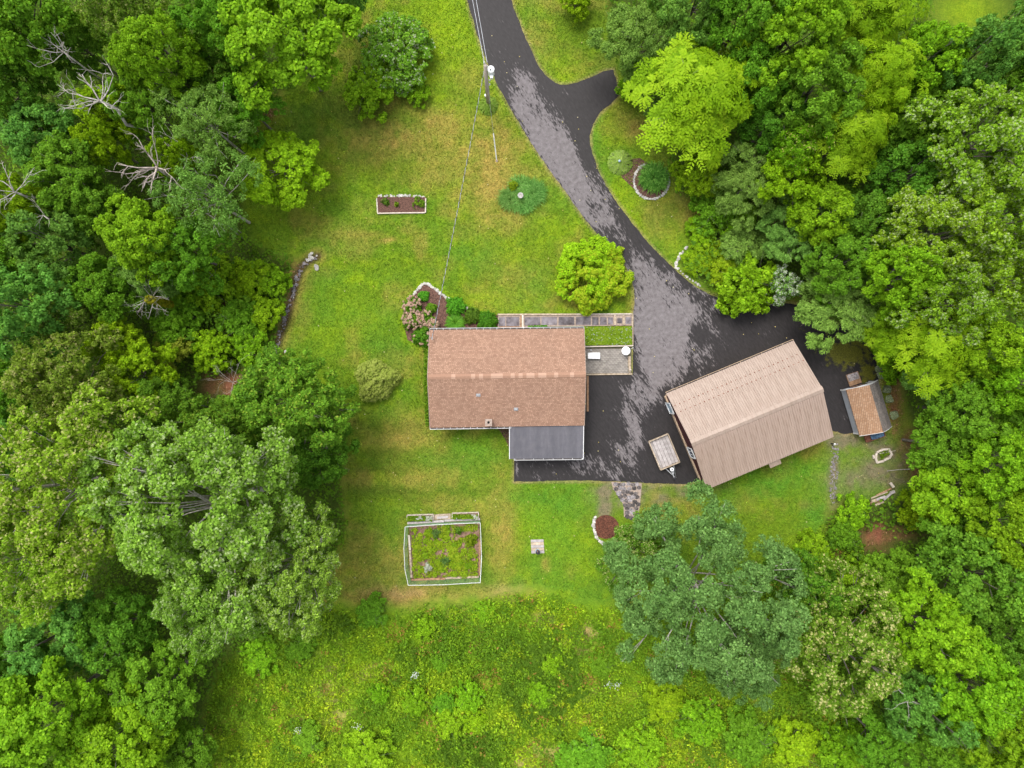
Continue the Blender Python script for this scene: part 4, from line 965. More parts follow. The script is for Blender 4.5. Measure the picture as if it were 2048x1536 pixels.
# rubble strip below the garage
t_ = thing('rubble_strip', 'strip of loose rubble stones running down from the garage corner', 'rubble', P(1668,945))
stones(t_, [(1670,890),(1671,910),(1669,930),(1668,950),(1666,970),(1667,990),(1665,1003)], 2.0, .05, .13, RG, 6.0, .02); stones(t_, [(1670,900),(1668,950),(1667,1000)], 2.2, .04, .10, RG, 8.0, .02)
c = P(1668,888,.4); t_ = thing('standpipe', 'small standpipe with pale cap at the top of the rubble strip', 'standpipe', (c.x, c.y, 0))
obj('pipe', MB().tube([(c.x, c.y, 0), (c.x, c.y, .5)], .06, 8), M['darkmetal'], t_); obj('cap', MB().lathe((c.x, c.y, .5), [(.09, 0), (.09, .05), (.05, .08)], 10), M['white'], t_)
# drain pipe by the garage corner
p0 = P(1386,974,.1); t_ = thing('drain_pipe', 'black corrugated drain pipe end on the grass at the garage corner', 'pipe', (p0.x, p0.y, 0))
pts_ = [P(1384,973,.12), P(1389,977,.12), P(1396,980,.1), P(1406,980,.08), P(1416,979,.06)]
rr = []; pp = []
for i in range(40):
    f = i/39*4; k = min(3, int(f)); pp.append(pts_[k].lerp(pts_[k+1], f-k)); rr.append(.11 if i % 2 else .085)
obj('hose', MB().tube(pp, rr, 10), M['tyre'], t_); obj('collar', MB().tube([pp[3], pp[7]], .13, 12), M['galv'], t_)
# log ring
lr = thing('log_ring', 'ring of pale split logs laid on the gravel below the shed', 'log ring', P(1766,910))
z3 = lambda x, y: P(1640+x/9.036, 860+y/9.036, .10)
for a, b in (((1020,410), (1140,350)), ((1135,350), (1265,352)), ((1250,370), (1290,430)), ((1300,425), (1245,515)), ((1235,510), (1150,550)), ((1150,560), (1020,590)), ((1015,420), (1010,500)), ((1005,500), (1030,595)), ((965,450), (975,520))):
    obj('log', MB().bar(z3(*a), z3(*b), .17, .17), M['timber_pale'], lr, bevel=.03)
obj('stick', MB().tube([z3(1060,425)+Vector((0, 0, .1)), z3(1355,370)+Vector((0, 0, .1))], .02, 5), M['timber_pale'], lr)
c = P(1803,930,.05); st = obj('fallen_branch', MB().tube([P(1774,942,.04), P(1800,939,.05), P(1826,938,.06)], [.02, .03, .035], 6), M['deadwood'], None); tag(st, 'thin pale fallen branch lying below the log ring', 'branch')
tp_ = thing('timber_pile', 'pile of old timbers and half-rotten logs at the edge of the trees', 'timber pile', P(1765,990))
for a, b, w, mt_, z in (((890,1225), (1190,1110), .10, 'timber', .25), ((900,1280), (1060,1235), .22, 'timber', .2), ((980,1250), (1140,1190), .18, 'plank', .3), ((1105,1250), (1240,1130), .16, 'plank', .35), ((970,1360), (1130,1290), .16, 'timber', .15), ((1250,950), (1310,1030), .2, 'timber_pale', .15), ((1235,1130), (1310,1100), .2, 'plank', .3), ((890,1320), (1090,1270), .2, 'timber_brown', .12), ((1000,1180), (1280,1050), .1, 'timber_brown', .1)):
    obj('beam', MB().bar(z3(*a)+Vector((0, 0, z)), z3(*b)+Vector((0, 0, z)), w, w*.9), M[mt_], tp_, bevel=.02)

# ------------------------------------------------------------------ fenced vegetable garden
FZ = 1.25
gd = thing('garden_fence', 'low green wire fence with white top rail round the vegetable garden', 'fence', P(890,1105))
base = [(817,1049), (887,1045), (960,1041), (961,1070), (962,1110), (960,1155), (930,1156), (893,1158), (857,1159), (823,1160), (817,1130), (815,1090)]
post_m = MB().tube([(0, 0, 0), (0, 0, FZ)], .025, 6).mesh('post', M['green_wire'])
NB = len(base)
for i, (x, y) in enumerate(base):
    p = P(x, y, 0); piece('post', post_m, gd, p)
    if i == 0: continue
def FP(i, z):
    x, y = base[i % NB]; p = P(x, y, 0); c0 = P(889,1104,0); o_ = (p-c0).normalized()*(.10*z/FZ); return Vector((p.x+o_.x, p.y+o_.y, z+.0))
for i in range(NB):
    a, b = FP(i, FZ), FP(i+1, FZ)
    obj('top_rail', MB().tube([a, a.lerp(b, .5)-Vector((0, 0, .03)), b], .024, 6), M['white'], gd)
    w_ = MB(); n_ = max(6, int((b-a).length/.11))
    for k in range(1, 9): w_.bar(FP(i, FZ*k/9), FP(i+1, FZ*k/9), .010, .010)
    for k in range(n_): w_.bar(FP(i, .05).lerp(FP(i+1, .05), k/n_), a.lerp(b, k/n_), .010, .010, up=(1, 0, 0))
    obj('wire_panel', w_, M['green_wire'], gd)
vg = thing('vegetable_plot', 'weedy vegetable plot of pinkish soil inside the wire fence', 'vegetable plot', P(890,1104))
obj('soil', MB().slab([P(818,1050,.06), P(825,1158,.06), P(959,1153,.06), P(959,1043,.06)], .08), M['soil'], vg)
for a, b, mt_ in (((822,1159), (890,1157), 'timber_brown'), ((891,1156), (958,1153), 'timber'), ((818,1070), (820,1100), 'timber_pale'), ((820,1101), (823,1155), 'timber'), ((960,1080), (960,1150), 'timber_brown'), ((815,1046), (888,1042), 'plank'), ((889,1041), (960,1038), 'plank')):
    obj('edging_board', MB().bar(P(*a, .12), P(*b, .12), .16, .18), M[mt_], vg)
for nm, x0, y0, x1, y1, lb in (('left', 814.5,1029,866.5,1041,'long pale-framed planter box at the left of the garden gate step'), ('right', 904.5,1025,957,1037,'long pale-framed planter box at the right of the garden gate step')):
    pb = thing('planter_box', lb, 'planter', P((x0+x1)/2, (y0+y1)/2))
    obj('soil', MB().slab([P(x0, y0+1, .18), P(x0, y1, .18), P(x1, y1-1, .18), P(x1, y0, .18)], .2), M['soil'], pb)
    for a, b in (((x0, y0+1), (x1, y0-.5)), ((x0, y1), (x1, y1-1.5)), ((x0, y0+1), (x0, y1)), ((x1, y0-.5), (x1, y1-1.5))):
        obj('board', MB().bar(P(*a, .14), P(*b, .14), .06, .28), M['timber_pale'], pb)
gs = thing('garden_step', 'grey plank step between the two planter boxes', 'step', P(885,1033))
obj('base', MB().slab([P(868,1029,.06), P(868,1040,.06), P(901,1038,.06), P(901,1027,.06)], .08), M['timber'], gs); obj('plank', MB().slab([P(874,1033,.12), P(874,1038,.12), P(896,1036,.12), P(896,1031.5,.12)], .05), M['plank'], gs)

# ------------------------------------------------------------------ wooden platform with pump
wp = thing('wooden_platform', 'square pale wooden well cover set in the lawn', 'platform', P(1074,1093))
for i in range(5):
    y0 = 1079+i*5.6
    obj('board', MB().slab([P(1061.5+i*.25,y0+.4,.12), P(1061.7+i*.25,y0+5.6,.12), P(1087.3+i*.35,y0+4.9,.12), P(1087+i*.35,y0-.2,.12)], .05), M['timber' if i % 2 else 'plank'], wp)
obj('frame', MB().slab([P(1061.5,1079.5,.065), P(1063,1107,.065), P(1089,1106,.065), P(1087,1079,.065)], .06), M['timber_brown'], wp)
c = P(1075,1101,.12); pu = thing('hand_pump', 'small dark hand pump with pale blue base on the wooden platform', 'pump', c)
obj('base', MB().lathe(c, [(.16, 0), (.16, .14), (.13, .18)], 18), M['blueglass'], pu)
obj('body', MB().lathe((c.x, c.y+.0, c.z+.18), [(.12, 0), (.12, .35), (.165, .38), (.165, .48), (.03, .56)], 18), M['darkmetal'], pu)
obj('handle', MB().tube([(c.x, c.y, c.z+.70), (c.x-.03, c.y+.16, c.z+.72), (c.x-.06, c.y+.26, c.z+.62)], .025, 6), M['rust'], pu)
obj('spout', MB().tube([(c.x, c.y, c.z+.45), (c.x, c.y-.2, c.z+.43), (c.x, c.y-.22, c.z+.30)], .022, 6), M['white'], pu)

# ------------------------------------------------------------------ utility pole and wires
pb = P(977,208); PH = 6.7
pole = thing('utility_pole', 'wooden utility pole with white transformer beside the driveway', 'utility pole', pb)
obj('pole', MB().tube([(pb.x, pb.y, -.2), (pb.x, pb.y, 3), (pb.x, pb.y, PH)], [.17, .15, .12], 12), M['polewood'], pole, smooth=True)
tr = obj('transformer', MB().lathe((pb.x+.38, pb.y-.04, PH-1.35), [(.20, 0), (.23, .05), (.23, .75), (.25, .78), (.25, .84), (.08, .92)], 18), M['white_plastic'], pole)
obj('bracket', MB().bar((pb.x+.1, pb.y, PH-.8), (pb.x+.2, pb.y, PH-.8), .1, .3), M['galv'], pole)
obj('bushing', MB().lathe((pb.x+.36, pb.y-.12, PH-.46), [(.05, 0), (.06, .05), (.03, .1), (.05, .14), (.02, .22)], 10), M['galv'], tr)
obj('cutout_box', MB().box((pb.x+.30, pb.y-.50, PH-1.1), (pb.x+.52, pb.y-.32, PH-.85)), M['white_plastic'], pole)
for k, (dx, zz) in enumerate(((-.06, PH+.05), (.05, PH-.5), (-.1, PH-.95), (.16, PH-2.1), (.14, PH-2.8))):
    obj('insulator', MB().lathe((pb.x+dx+(.08 if k else 0), pb.y+.12 if k < 3 else pb.y-.16, zz), [(.05, 0), (.065, .04), (.035, .08), (.06, .12), (.02, .2)], 10), M['white'], pole)
obj('meter_base', MB().box((pb.x-.24, pb.y-.09, 1.3), (pb.x-.13, pb.y+.09, 1.7)), M['galv'], pole)
def catenary(a, b, sag, n=24): return [a.lerp(b, i/n)-Vector((0, 0, sag*4*(i/n)*(1-i/n))) for i in range(n+1)]
top = Vector((pb.x, pb.y, PH))
for dx, e, nm, lb in ((-.06, (934,-60), 'wire_w', 'left of the two overhead lines running up from the pole'), (.14, (942,-60), 'wire_w', 'right of the two overhead lines running up from the pole')):
    w_ = obj('power_line', MB().tube(catenary(top+Vector((dx, .12, .15)), P(*e, 7.0), .05), .02, 5), M[nm], None); tag(w_, lb, 'cable')
a = Vector((pb.x-.12, pb.y, PH-.9)); b = Vector((mt.x+.06, mt.y-.06, 3.42)); cat = catenary(a, b, .35, 200)
sdw = thing('service_cable', 'twisted pale and dark cable drooping from the pole to the house corner', 'cable', a)
perp = (b-a).cross(Vector((0, 0, 1))).normalized()
for ph, mn in ((0, 'wire_w'), (math.pi, 'wire_k')):
    pts_ = []
    for i, p in enumerate(cat):
        t = ph+i*(b-a).length/200*2*math.pi/.62; pts_.append(p+perp*math.cos(t)*.018+Vector((0, 0, math.sin(t)*.018)))
    obj('strand', MB().tube(pts_, .016, 4), M[mn], sdw)
ga = P(993.5,322,0); gw_ = thing('guy_wire', 'taut guy wire with white guard running from the pole to the lawn', 'guy wire', ga)
gt = Vector((pb.x+.05, pb.y-.1, PH-2.2))
obj('wire', MB().tube([ga+Vector((0, 0, .02)), gt], .012, 5), M['galv'], gw_); obj('guard', MB().tube([ga.lerp(gt, .02), ga.lerp(gt, .36)], .045, 8), M['white'], gw_)
obj('anchor', MB().lathe(ga, [(.1, -.05), (.1, .04), (.05, .07)], 10), M['concrete'], gw_)

# ------------------------------------------------------------------ plants built one by one
def foliage_thing(name, label, cat, px, py, z, bags, group=None, zref=None):
    """bags: list of (part name, Bag in local coordinates, material)"""
    p = P(px, py, zref or 0); e = thing(name, label, cat, (p.x, p.y, z), group)
    for pn, B, m in bags:
        o = bpy.data.objects.new(pn, B.mesh(pn, M[m])); col.objects.link(o); o.parent = e
    return e
def blades(n, R, h, cols, w=.03, spread=.25, sector=None, droop=1.0, lnf=1.0, swirl=0.0):
    """arching strap leaves, three quads each"""
    B = Bag(); a = rng.uniform(*(sector or (0, 6.283)), n); o = np.stack([np.cos(a), np.sin(a), np.zeros(n)], 1)
    b = o*(rng.random(n)**.7*spread*R)[:, None]+rng.normal(size=(n, 3))*np.array((.05, .05, 0))*R
    a = a+rng.normal(size=n)*swirl; o = np.stack([np.cos(a), np.sin(a), np.zeros(n)], 1)
    ln = lnf*R*rng.uniform(.55, 1.05, n); hh = h*rng.uniform(.6, 1.1, n); s_ = np.cross(UP, o); ww = w*rng.uniform(.7, 1.3, n)
    prev = None; C = pal(rng.random(n), cols); bend = s_*(rng.normal(size=n)*.18*R)[:, None]
    V = []
    for k, t in enumerate((0, .35, .7, 1.0)):
        p = b+o*(ln*t**1.2)[:, None]+UP*(hh*(2.1*t-1.75*droop*t*t))[:, None]+bend*t*t
        wk = (ww*(1, .95, .7, .08)[k])[:, None]; V += [p-s_*wk, p+s_*wk]
    V = np.stack(V, 1).reshape(-1, 3); F = []
    i = np.arange(n)*8
    for k in range(3): F.append(np.stack([i+2*k, i+2*k+1, i+2*k+3, i+2*k+2], 1))
    B.add(V, np.concatenate(F), np.repeat(C, 8, axis=0)); return B
def rosette(R, h, nring, cols, edge=None, L=.24, W=.16):
    B = Bag()
    for k in range(nring):
        f = (k+.5)/nring; n = int(7+2*math.pi*R*f/(W*.62)); a = rng.uniform(0, 6.28)+np.arange(n)*2*math.pi/n+rng.normal(size=n)*.08
        o = np.stack([np.cos(a), np.sin(a), np.zeros(n)], 1); z = h*(1-f**2*.95)+rng.normal(size=n)*.03
        c = o*(R*f)+UP*z[:, None]; nr = unit(UP+o*(.25+.55*f)+rng.normal(size=(n, 3))*.16)
        C = pal(rng.random(n), cols); s_ = rng.uniform(.8, 1.2, n)
        if edge is not None:
            B.add(*leaf_arrays(c-nr*.006, nr, o-UP*.4*f, L*1.16*s_, W*1.25*s_, np.tile(edge, (n, 1)), .1))
        B.add(*leaf_arrays(c, nr, o-UP*.4*f, L*s_, W*s_, C, .1))
    return B
def dome_leaves(R, Rz, n, L, W, cols, yfun=None, z0=0.0, lop=.08, gaps=0.0, seed=0):
    B = Bag(); d = unit(rdir(n)+UP*.35); d[:, 2] = np.abs(d[:, 2])
    az = np.arctan2(d[:, 1], d[:, 0]); lob = 1+lop*(np.sin(3*az+seed)+.7*np.sin(5*az+2*seed)+.5*np.sin(9*az))
    bm_ = fbm(d[:, 0]*3+50+seed, d[:, 1]*3+50, .55, seed, 3); r = (.62+.66*bm_)*lob*(1-.28*rng.random(n)**1.5)
    c = d*r[:, None]*np.array((R, R, Rz))+UP*z0; nr = unit(d*.6+UP*.5+rng.normal(size=(n, 3))*.42)
    t = rng.random(n); C = pal(t, cols)
    if yfun is not None:
        m, yc = yfun(c); C = np.where((rng.random(n) < m)[:, None], pal(rng.random(n), yc), C)
    s_ = rng.uniform(.7, 1.3, n); k = np.ones(n, bool)
    if gaps: k = fbm(c[:, 0]*2+9, c[:, 1]*2+c[:, 2], .5, seed+4, 2) > gaps
    B.add(*leaf_arrays(c[k], nr[k], unit(d+rng.normal(size=(n, 3))*.7)[k], (L*s_)[k], (W*s_)[k], C[k])); return B
def stem_bag(R, h, n=7):
    B = Bag(); V = []; F = []; i = 0
    for _ in range(n):
        a = rng.uniform(0, 6.28); e = np.array((math.cos(a)*R*.5, math.sin(a)*R*.5, h*.6)); s_ = np.array((-math.sin(a), math.cos(a), 0))*.03
        V += [-s_, s_, e+s_*.4, e-s_*.4]; F.append((i, i+1, i+2, i+3)); i += 4
    B.add(np.array(V), np.array(F), np.tile((.12, .09, .06), (len(V), 1))); return B

# golden shrub by the drive
def gold(c):
    m = np.clip(.22+.16*c[:, 0]-.22*c[:, 1]+(fbm(c[:, 0]+30, c[:, 1]+30, .9, 3, 3)-.5)*2.6, .02, .75); return m, [(.30,.43,.012),(.38,.49,.018),(.47,.54,.03)]
def goldbag():
    B, _, _ = crown(3.05, 2.2, .35, 250, .50, 130, .15, .12, [(.13,.24,.008),(.19,.32,.010),(.25,.38,.014),(.32,.43,.02)], lo=.0, lop=.03, flat=.9)
    V = B.V[0].reshape(-1, 4, 3); c = V.mean(1); C = B.C[0].reshape(-1, 4, 3); m, yc = gold(c)
    k = rng.random(len(c)) < m; C[k] = pal(rng.random(k.sum()), yc)[:, None, :]
    V[:, :, 2] = np.maximum(V[:, :, 2], .03)
    return B
foliage_thing('golden_shrub', 'big rounded yellow-green shrub beside the drive, turning golden at its lower right', 'shrub', 1188, 546, 0, [('crown', goldbag(), 'leaf'), ('stem', stem_bag(2, 2.2), 'leaf')], zref=1.2)
# olive shrub of coral-like sprigs
def sprigs(R, h, n, cols):
    B = Bag(); d = dome(n, .05); az = np.arctan2(d[:, 1], d[:, 0]); lob = 1+.10*np.sin(3*az+1)+.08*np.sin(5*az+.3)
    tip = d*(rng.uniform(.8, 1.05, n)*lob)[:, None]*np.array((R, R, h)); dr = unit(d*np.array((1, 1, .9))+rng.normal(size=(n, 3))*.3)
    t0 = rng.random(n)
    k_ = 5000; dd_ = unit(rdir(k_)+UP*.5); B.add(*leaf_arrays(dd_*np.array((R, R, h))*.72, unit(dd_+UP), rdir(k_), .16, .10, pal(rng.random(k_)*.5, cols)))
    for k in range(7):
        c = tip-dr*(.05+.085*k)+rng.normal(size=(n, 3))*.02
        for sg in (-1, 1):
            sd_ = unit(np.cross(dr, UP+.01))*sg; dd = unit(dr*.8+sd_*.7)
            B.add(*leaf_arrays(c+dd*.05, unit(UP+d*.5+rng.normal(size=(n, 3))*.3), dd, .20, .085, pal(.6*t0+.4*rng.random(n)-.04*k, cols)))
    return B
foliage_thing('olive_shrub', 'rounded olive-yellow shrub with coral-like sprigs alone left of the house', 'shrub', 750, 761, 0, [('crown', sprigs(1.66, 1.9, 1150, OLV), 'leaf'), ('stem', stem_bag(1.2, 1.6), 'leaf')], zref=.9)
HOS = [(.20,.38,.03),(.28,.47,.05),(.36,.54,.09)]
foliage_thing('hosta', 'round pale-edged hosta with a small glass ball in its middle beside the drive', 'hosta', 1240, 325, 0, [('foliage', rosette(1.02, .62, 7, HOS, (.42,.56,.20), .26, .15), 'leaf')])
g_ = P(1239,322,.75); o = obj('gazing_ball', MB().lathe((g_.x, g_.y, 0), [(.03, 0), (.03, .62), (.06, .66), (.10, .72), (.11, .78), (.08, .85), (.02, .88)], 14), M['blueglass'], None, smooth=True); tag(o, 'small pale glass ball on a stake in the middle of the hosta', 'garden ball')
foliage_thing('hosta', 'bright green hosta growing round the foot of the utility pole', 'hosta', 977, 212, 0, [('foliage', rosette(.80, .42, 7, [(.15,.29,.03),(.22,.37,.05),(.30,.44,.08)], None, .26, .13), 'leaf')])
foliage_thing('daylily', 'dark green arching daylily clump inside the stone ring', 'daylily', 1307, 357, .04, [('foliage', blades(900, 1.22, .75, [(.05,.16,.02),(.12,.30,.035),(.26,.48,.08)], .030, .75, None, 1.0, .55, .9), 'leaf')])
SEDGE = [(.07,.20,.03),(.15,.34,.06),(.28,.49,.12)]
for dx, dy, R, n, lb in ((1022,398,1.05,650,'left clump of the blue-green ornamental grass round the stone birdbath'),(1066,387,1.15,700,'right clump of the blue-green ornamental grass round the stone birdbath'),(1040,374,.95,480,'upper clump of the blue-green ornamental grass round the stone birdbath'),(1046,408,.95,420,'lower clump of the blue-green ornamental grass round the stone birdbath')):
    foliage_thing('ornamental_grass', lb, 'ornamental grass', dx, dy, 0, [('foliage', blades(int(n*1.4), R*1.05, .55, SEDGE, .018, .70, None, 1.0, .5, .8), 'leaf')], 'ornamental grass round the birdbath')
foliage_thing('lime_perennial', 'small lime-yellow plant beside the stone birdbath', 'plant', 1026, 374, .35, [('foliage', dome_leaves(.38, .3, 260, .16, .07, LIM), 'leaf')])
c = P(1041,391,.6); bb = thing('birdbath', 'small round stone birdbath in the ring of ornamental grass', 'birdbath', (c.x, c.y, 0))
obj('pedestal', MB().lathe((c.x, c.y, 0), [(.16, 0), (.12, .08), (.07, .2), (.08, .55)], 12), M['stone'], bb)
obj('bowl', MB().lathe((c.x, c.y, .55), [(.1, 0), (.22, .08), (.23, .11), (.19, .11), (.05, .06)], 16), M['stone'], bb)

# flower bed by the house corner
PINK = [(.30,.17,.12),(.45,.29,.21),(.58,.42,.33)]
def hydrangea(px, py, r, label, share):
    B = dome_leaves(r, .9, int(1500*r), .15, .11, [(.05,.15,.008),(.10,.25,.012),(.17,.33,.02)], None, .1, .1, 0, int(px))
    Fl = Bag(); n = int(46*r*share); a = rng.uniform(0, 6.28, n); rr = np.sqrt(rng.random(n))*r*1.05
    for i in range(n):
        p = np.array((rr[i]*math.cos(a[i]), rr[i]*math.sin(a[i]), .15+.9*math.sqrt(max(0, 1-(rr[i]/r/1.1)**2)))); m = 26; d = rdir(m); d[:, 2] = np.abs(d[:, 2])
        Fl.add(*leaf_arrays(p+d*.10, unit(d+UP*.3), rdir(m), .075, .07, pal(np.clip(rng.random(m)*.6+rng.random()*.4, 0, 1), PINK), .05))
    foliage_thing('hydrangea', label, 'hydrangea', px, py, .02, [('foliage', B, 'leaf'), ('blooms', Fl, 'petal')])
hydrangea(826, 612, .75, 'faded pink hydrangea at the upper left of the house-corner bed', 1.6)
hydrangea(826, 640, .80, 'pink-tan hydrangea halfway down the left side of the house-corner bed', 1.2)
hydrangea(852, 640, .72, 'tan-flowered hydrangea at the middle of the house-corner bed', 1.3)
hydrangea(868, 651, .42, 'small russet hydrangea nearest the house eave', 2.2)
hydrangea(846, 674, .85, 'bright green hydrangea with few flowers against the house corner', .35)
VIV = [(.06,.22,.012),(.10,.32,.016),(.16,.42,.026)]
for px, py, R, h, cols, lb in ((848,593,.44,.5,VIV,'vivid green cushion plant near the tip of the house-corner bed'),(863,617,.43,.55,[(.06,.16,.008),(.12,.26,.012),(.20,.34,.02)],'yellow-green leafy plant in the mulch below the cushion plant'),(912,614,.82,.8,VIV,'rounded dark green shrub below the stone edging'),(945,632,.70,.7,GRN,'low green shrub in the middle of the row along the house'),(975,643,.85,.8,[(.06,.18,.010),(.10,.27,.014),(.15,.35,.022)],'clipped green shrub beside the walkway end')):
    foliage_thing('shrub', lb, 'shrub', px, py, .02, [('foliage', dome_leaves(R, h, int(2600*R), .12, .085, cols, None, .05, .07, 0, int(px)), 'leaf')])
foliage_thing('fern', 'feathery dark green fern against the house eave', 'fern', 911, 646, .02, [('foliage', blades(420, .78, .6, [(.07,.22,.014),(.12,.31,.022),(.20,.42,.04)], .035, .2), 'leaf')])
for px, py, R, cols, lb in ((772,404,.34,GRN,'small sparse green plant at the left of the rectangular mulch bed'),(794,410,.19,LIM,'tiny lime plant in the middle of the rectangular mulch bed'),(838,408,.52,BRT,'leafy green plant at the right of the rectangular mulch bed')):
    foliage_thing('perennial', lb, 'plant', px, py, .06, [('foliage', dome_leaves(R, .35, int(900*R), .14, .08, cols, None, .02, .2, .42, int(px)), 'leaf')])
# raised bed groundcover, house-foot plants
def scatter_leaves(poly, n, zlo, zhi, L, W, colf, zg=0.0, tilt=.5, mask=None):
    xs = np.array([p[0] for p in poly]); ys = np.array([p[1] for p in poly]); x = rng.uniform(xs.min(), xs.max(), n); y = rng.uniform(ys.min(), ys.max(), n)
    k = inpoly(x, y, poly)
    if mask is not None: k &= mask(x, y)
    x, y = x[k], y[k]; m = len(x); z = zg+rng.uniform(zlo, zhi, m)
    c = np.stack([(x-1024)*SC, (768-y)*SC, z], 1); nr = unit(UP+rng.normal(size=(m, 3))*tilt); s_ = rng.uniform(.6, 1.3, m)
    return leaf_arrays(c, nr, rdir(m), L*s_, W*s_, colf(x, y, m))
B = Bag(); B.add(*scatter_leaves([(1166,655),(1262,654),(1262,689),(1166,691)], 9000, .0, .18, .13, .09, lambda x, y, m: pal(rng.random(m)*.7+.3*fbm(x, y, 14, 5, 2), [(.15,.28,.012),(.23,.38,.016),(.32,.46,.03),(.40,.52,.09)]), bz))
B.add(*scatter_leaves([(1166,655),(1262,654),(1262,689),(1166,691)], 130, .15, .24, .09, .08, lambda x, y, m: pal(rng.random(m), [(.40,.48,.30),(.55,.62,.60)]), bz))
o = bpy.data.objects.new('groundcover', B.mesh('groundcover', M['leaf'])); col.objects.link(o); tag(o, 'low bright green groundcover filling the raised bed', 'groundcover', kind='stuff')
B = Bag(); B.add(*scatter_leaves([(849,690),(857,690),(855,760),(858,852),(852,852),(848,770)], 1500, .0, .4, .15, .10, lambda x, y, m: pal(rng.random(m), BRT)))
o = bpy.data.objects.new('groundcover', B.mesh('groundcover', M['leaf'])); col.objects.link(o); tag(o, 'thin strip of green leaves along the left wall of the house', 'groundcover', kind='stuff')
B = Bag(); B.add(*scatter_leaves([(1056,652),(1094,651),(1094,659),(1056,660)], 700, .1, .3, .12, .08, lambda x, y, m: pal(rng.random(m), VIV)))
o = bpy.data.objects.new('groundcover', B.mesh('groundcover', M['leaf'])); col.objects.link(o); tag(o, 'small dark green tuft between walkway and house gutter', 'groundcover', kind='stuff')
# vegetable plot weeds and planter plants
plot = [(822,1050),(828,1155),(956,1150),(956,1044)]
B = Bag(); B.add(*scatter_leaves(plot, 9000, .02, .25, .15, .07, lambda x, y, m: pal(.5*rng.random(m)+.6*fbm(x, y, 16, 8, 3)-.1, [(.18,.33,.012),(.27,.43,.016),(.37,.50,.022),(.44,.52,.04)]), .05, .7, lambda x, y: fbm(x, y, 12, 31, 3)+np.clip((y-1090)/400, -.1, .12) > .42))
for _ in range(70):
    cx, cy = rng.uniform(826, 953), 1050+100*rng.random()**.8; r = rng.uniform(.15, .42); q = int(500*r*r)+40; dv = unit(rdir(q)+UP*.5); dv[:, 2] = np.abs(dv[:, 2])
    B.add(*leaf_arrays(dv*(.5+.5*rng.random(q))[:, None]*np.array((r, r, r*1.1))+np.array(((cx-1024)*SC, (768-cy)*SC, .06)), unit(dv*.5+UP*.6+rng.normal(size=(q, 3))*.4), rdir(q), .15, .085, pal(rng.random()*.6+.4*rng.random(q), [(.13,.28,.012),(.22,.40,.016),(.34,.48,.02),(.42,.52,.04)])))
o = bpy.data.objects.new('garden_weeds', B.mesh('garden_weeds', M['leaf'])); col.objects.link(o); tag(o, 'tangled yellow-green weeds over the vegetable plot', 'weeds', kind='stuff')
for px, py, R, cols, lb in ((873,1065,.36,BLU,'upright blue-green plant near the top of the vegetable plot'),(942,1078,.50,LIM,'bright lime plant at the right of the vegetable plot'),(892,1121,.40,BLU,'dark green plant low in the vegetable plot'),(857,1134,.34,WHITE,'white-flowering plant at the lower left of the vegetable plot'),(918,1060,.30,GRN,'small green plant right of the top centre of the vegetable plot')):
    foliage_thing('vegetable_plant', lb, 'plant', px, py, .06, [('foliage', dome_leaves(R, .5, int(1100*R), .14, .09, cols, None, .02, .2, .35, int(px)), 'leaf')])
for x0, y0, x1, y1, lb in ((816,1031,865,1040,'green and white-leaved plants filling the left planter box'),(906,1028,956,1036,'green and white-leaved plants filling the right planter box')):
    B = Bag(); B.add(*scatter_leaves([(x0, y0), (x1, y0), (x1, y1), (x0, y1)], 900, .0, .3, .14, .10, lambda x, y, m: np.where((fbm(x, y, 11, 3, 2) > .58)[:, None], pal(rng.random(m), WHITE), pal(rng.random(m), BRT)), .18))
    o = bpy.data.objects.new('planter_plants', B.mesh('planter_plants', M['leaf'])); col.objects.link(o); tag(o, lb, 'plants', kind='stuff')
B = Bag(); B.add(*scatter_leaves([(1755,902),(1776,898),(1777,908),(1760,918)], 260, .0, .25, .14, .08, lambda x, y, m: pal(rng.random(m), BRT)))
o = bpy.data.objects.new('weed_tuft', B.mesh('weed_tuft', M['leaf'])); col.objects.link(o); tag(o, 'green weeds growing inside the log ring', 'weeds', kind='stuff')

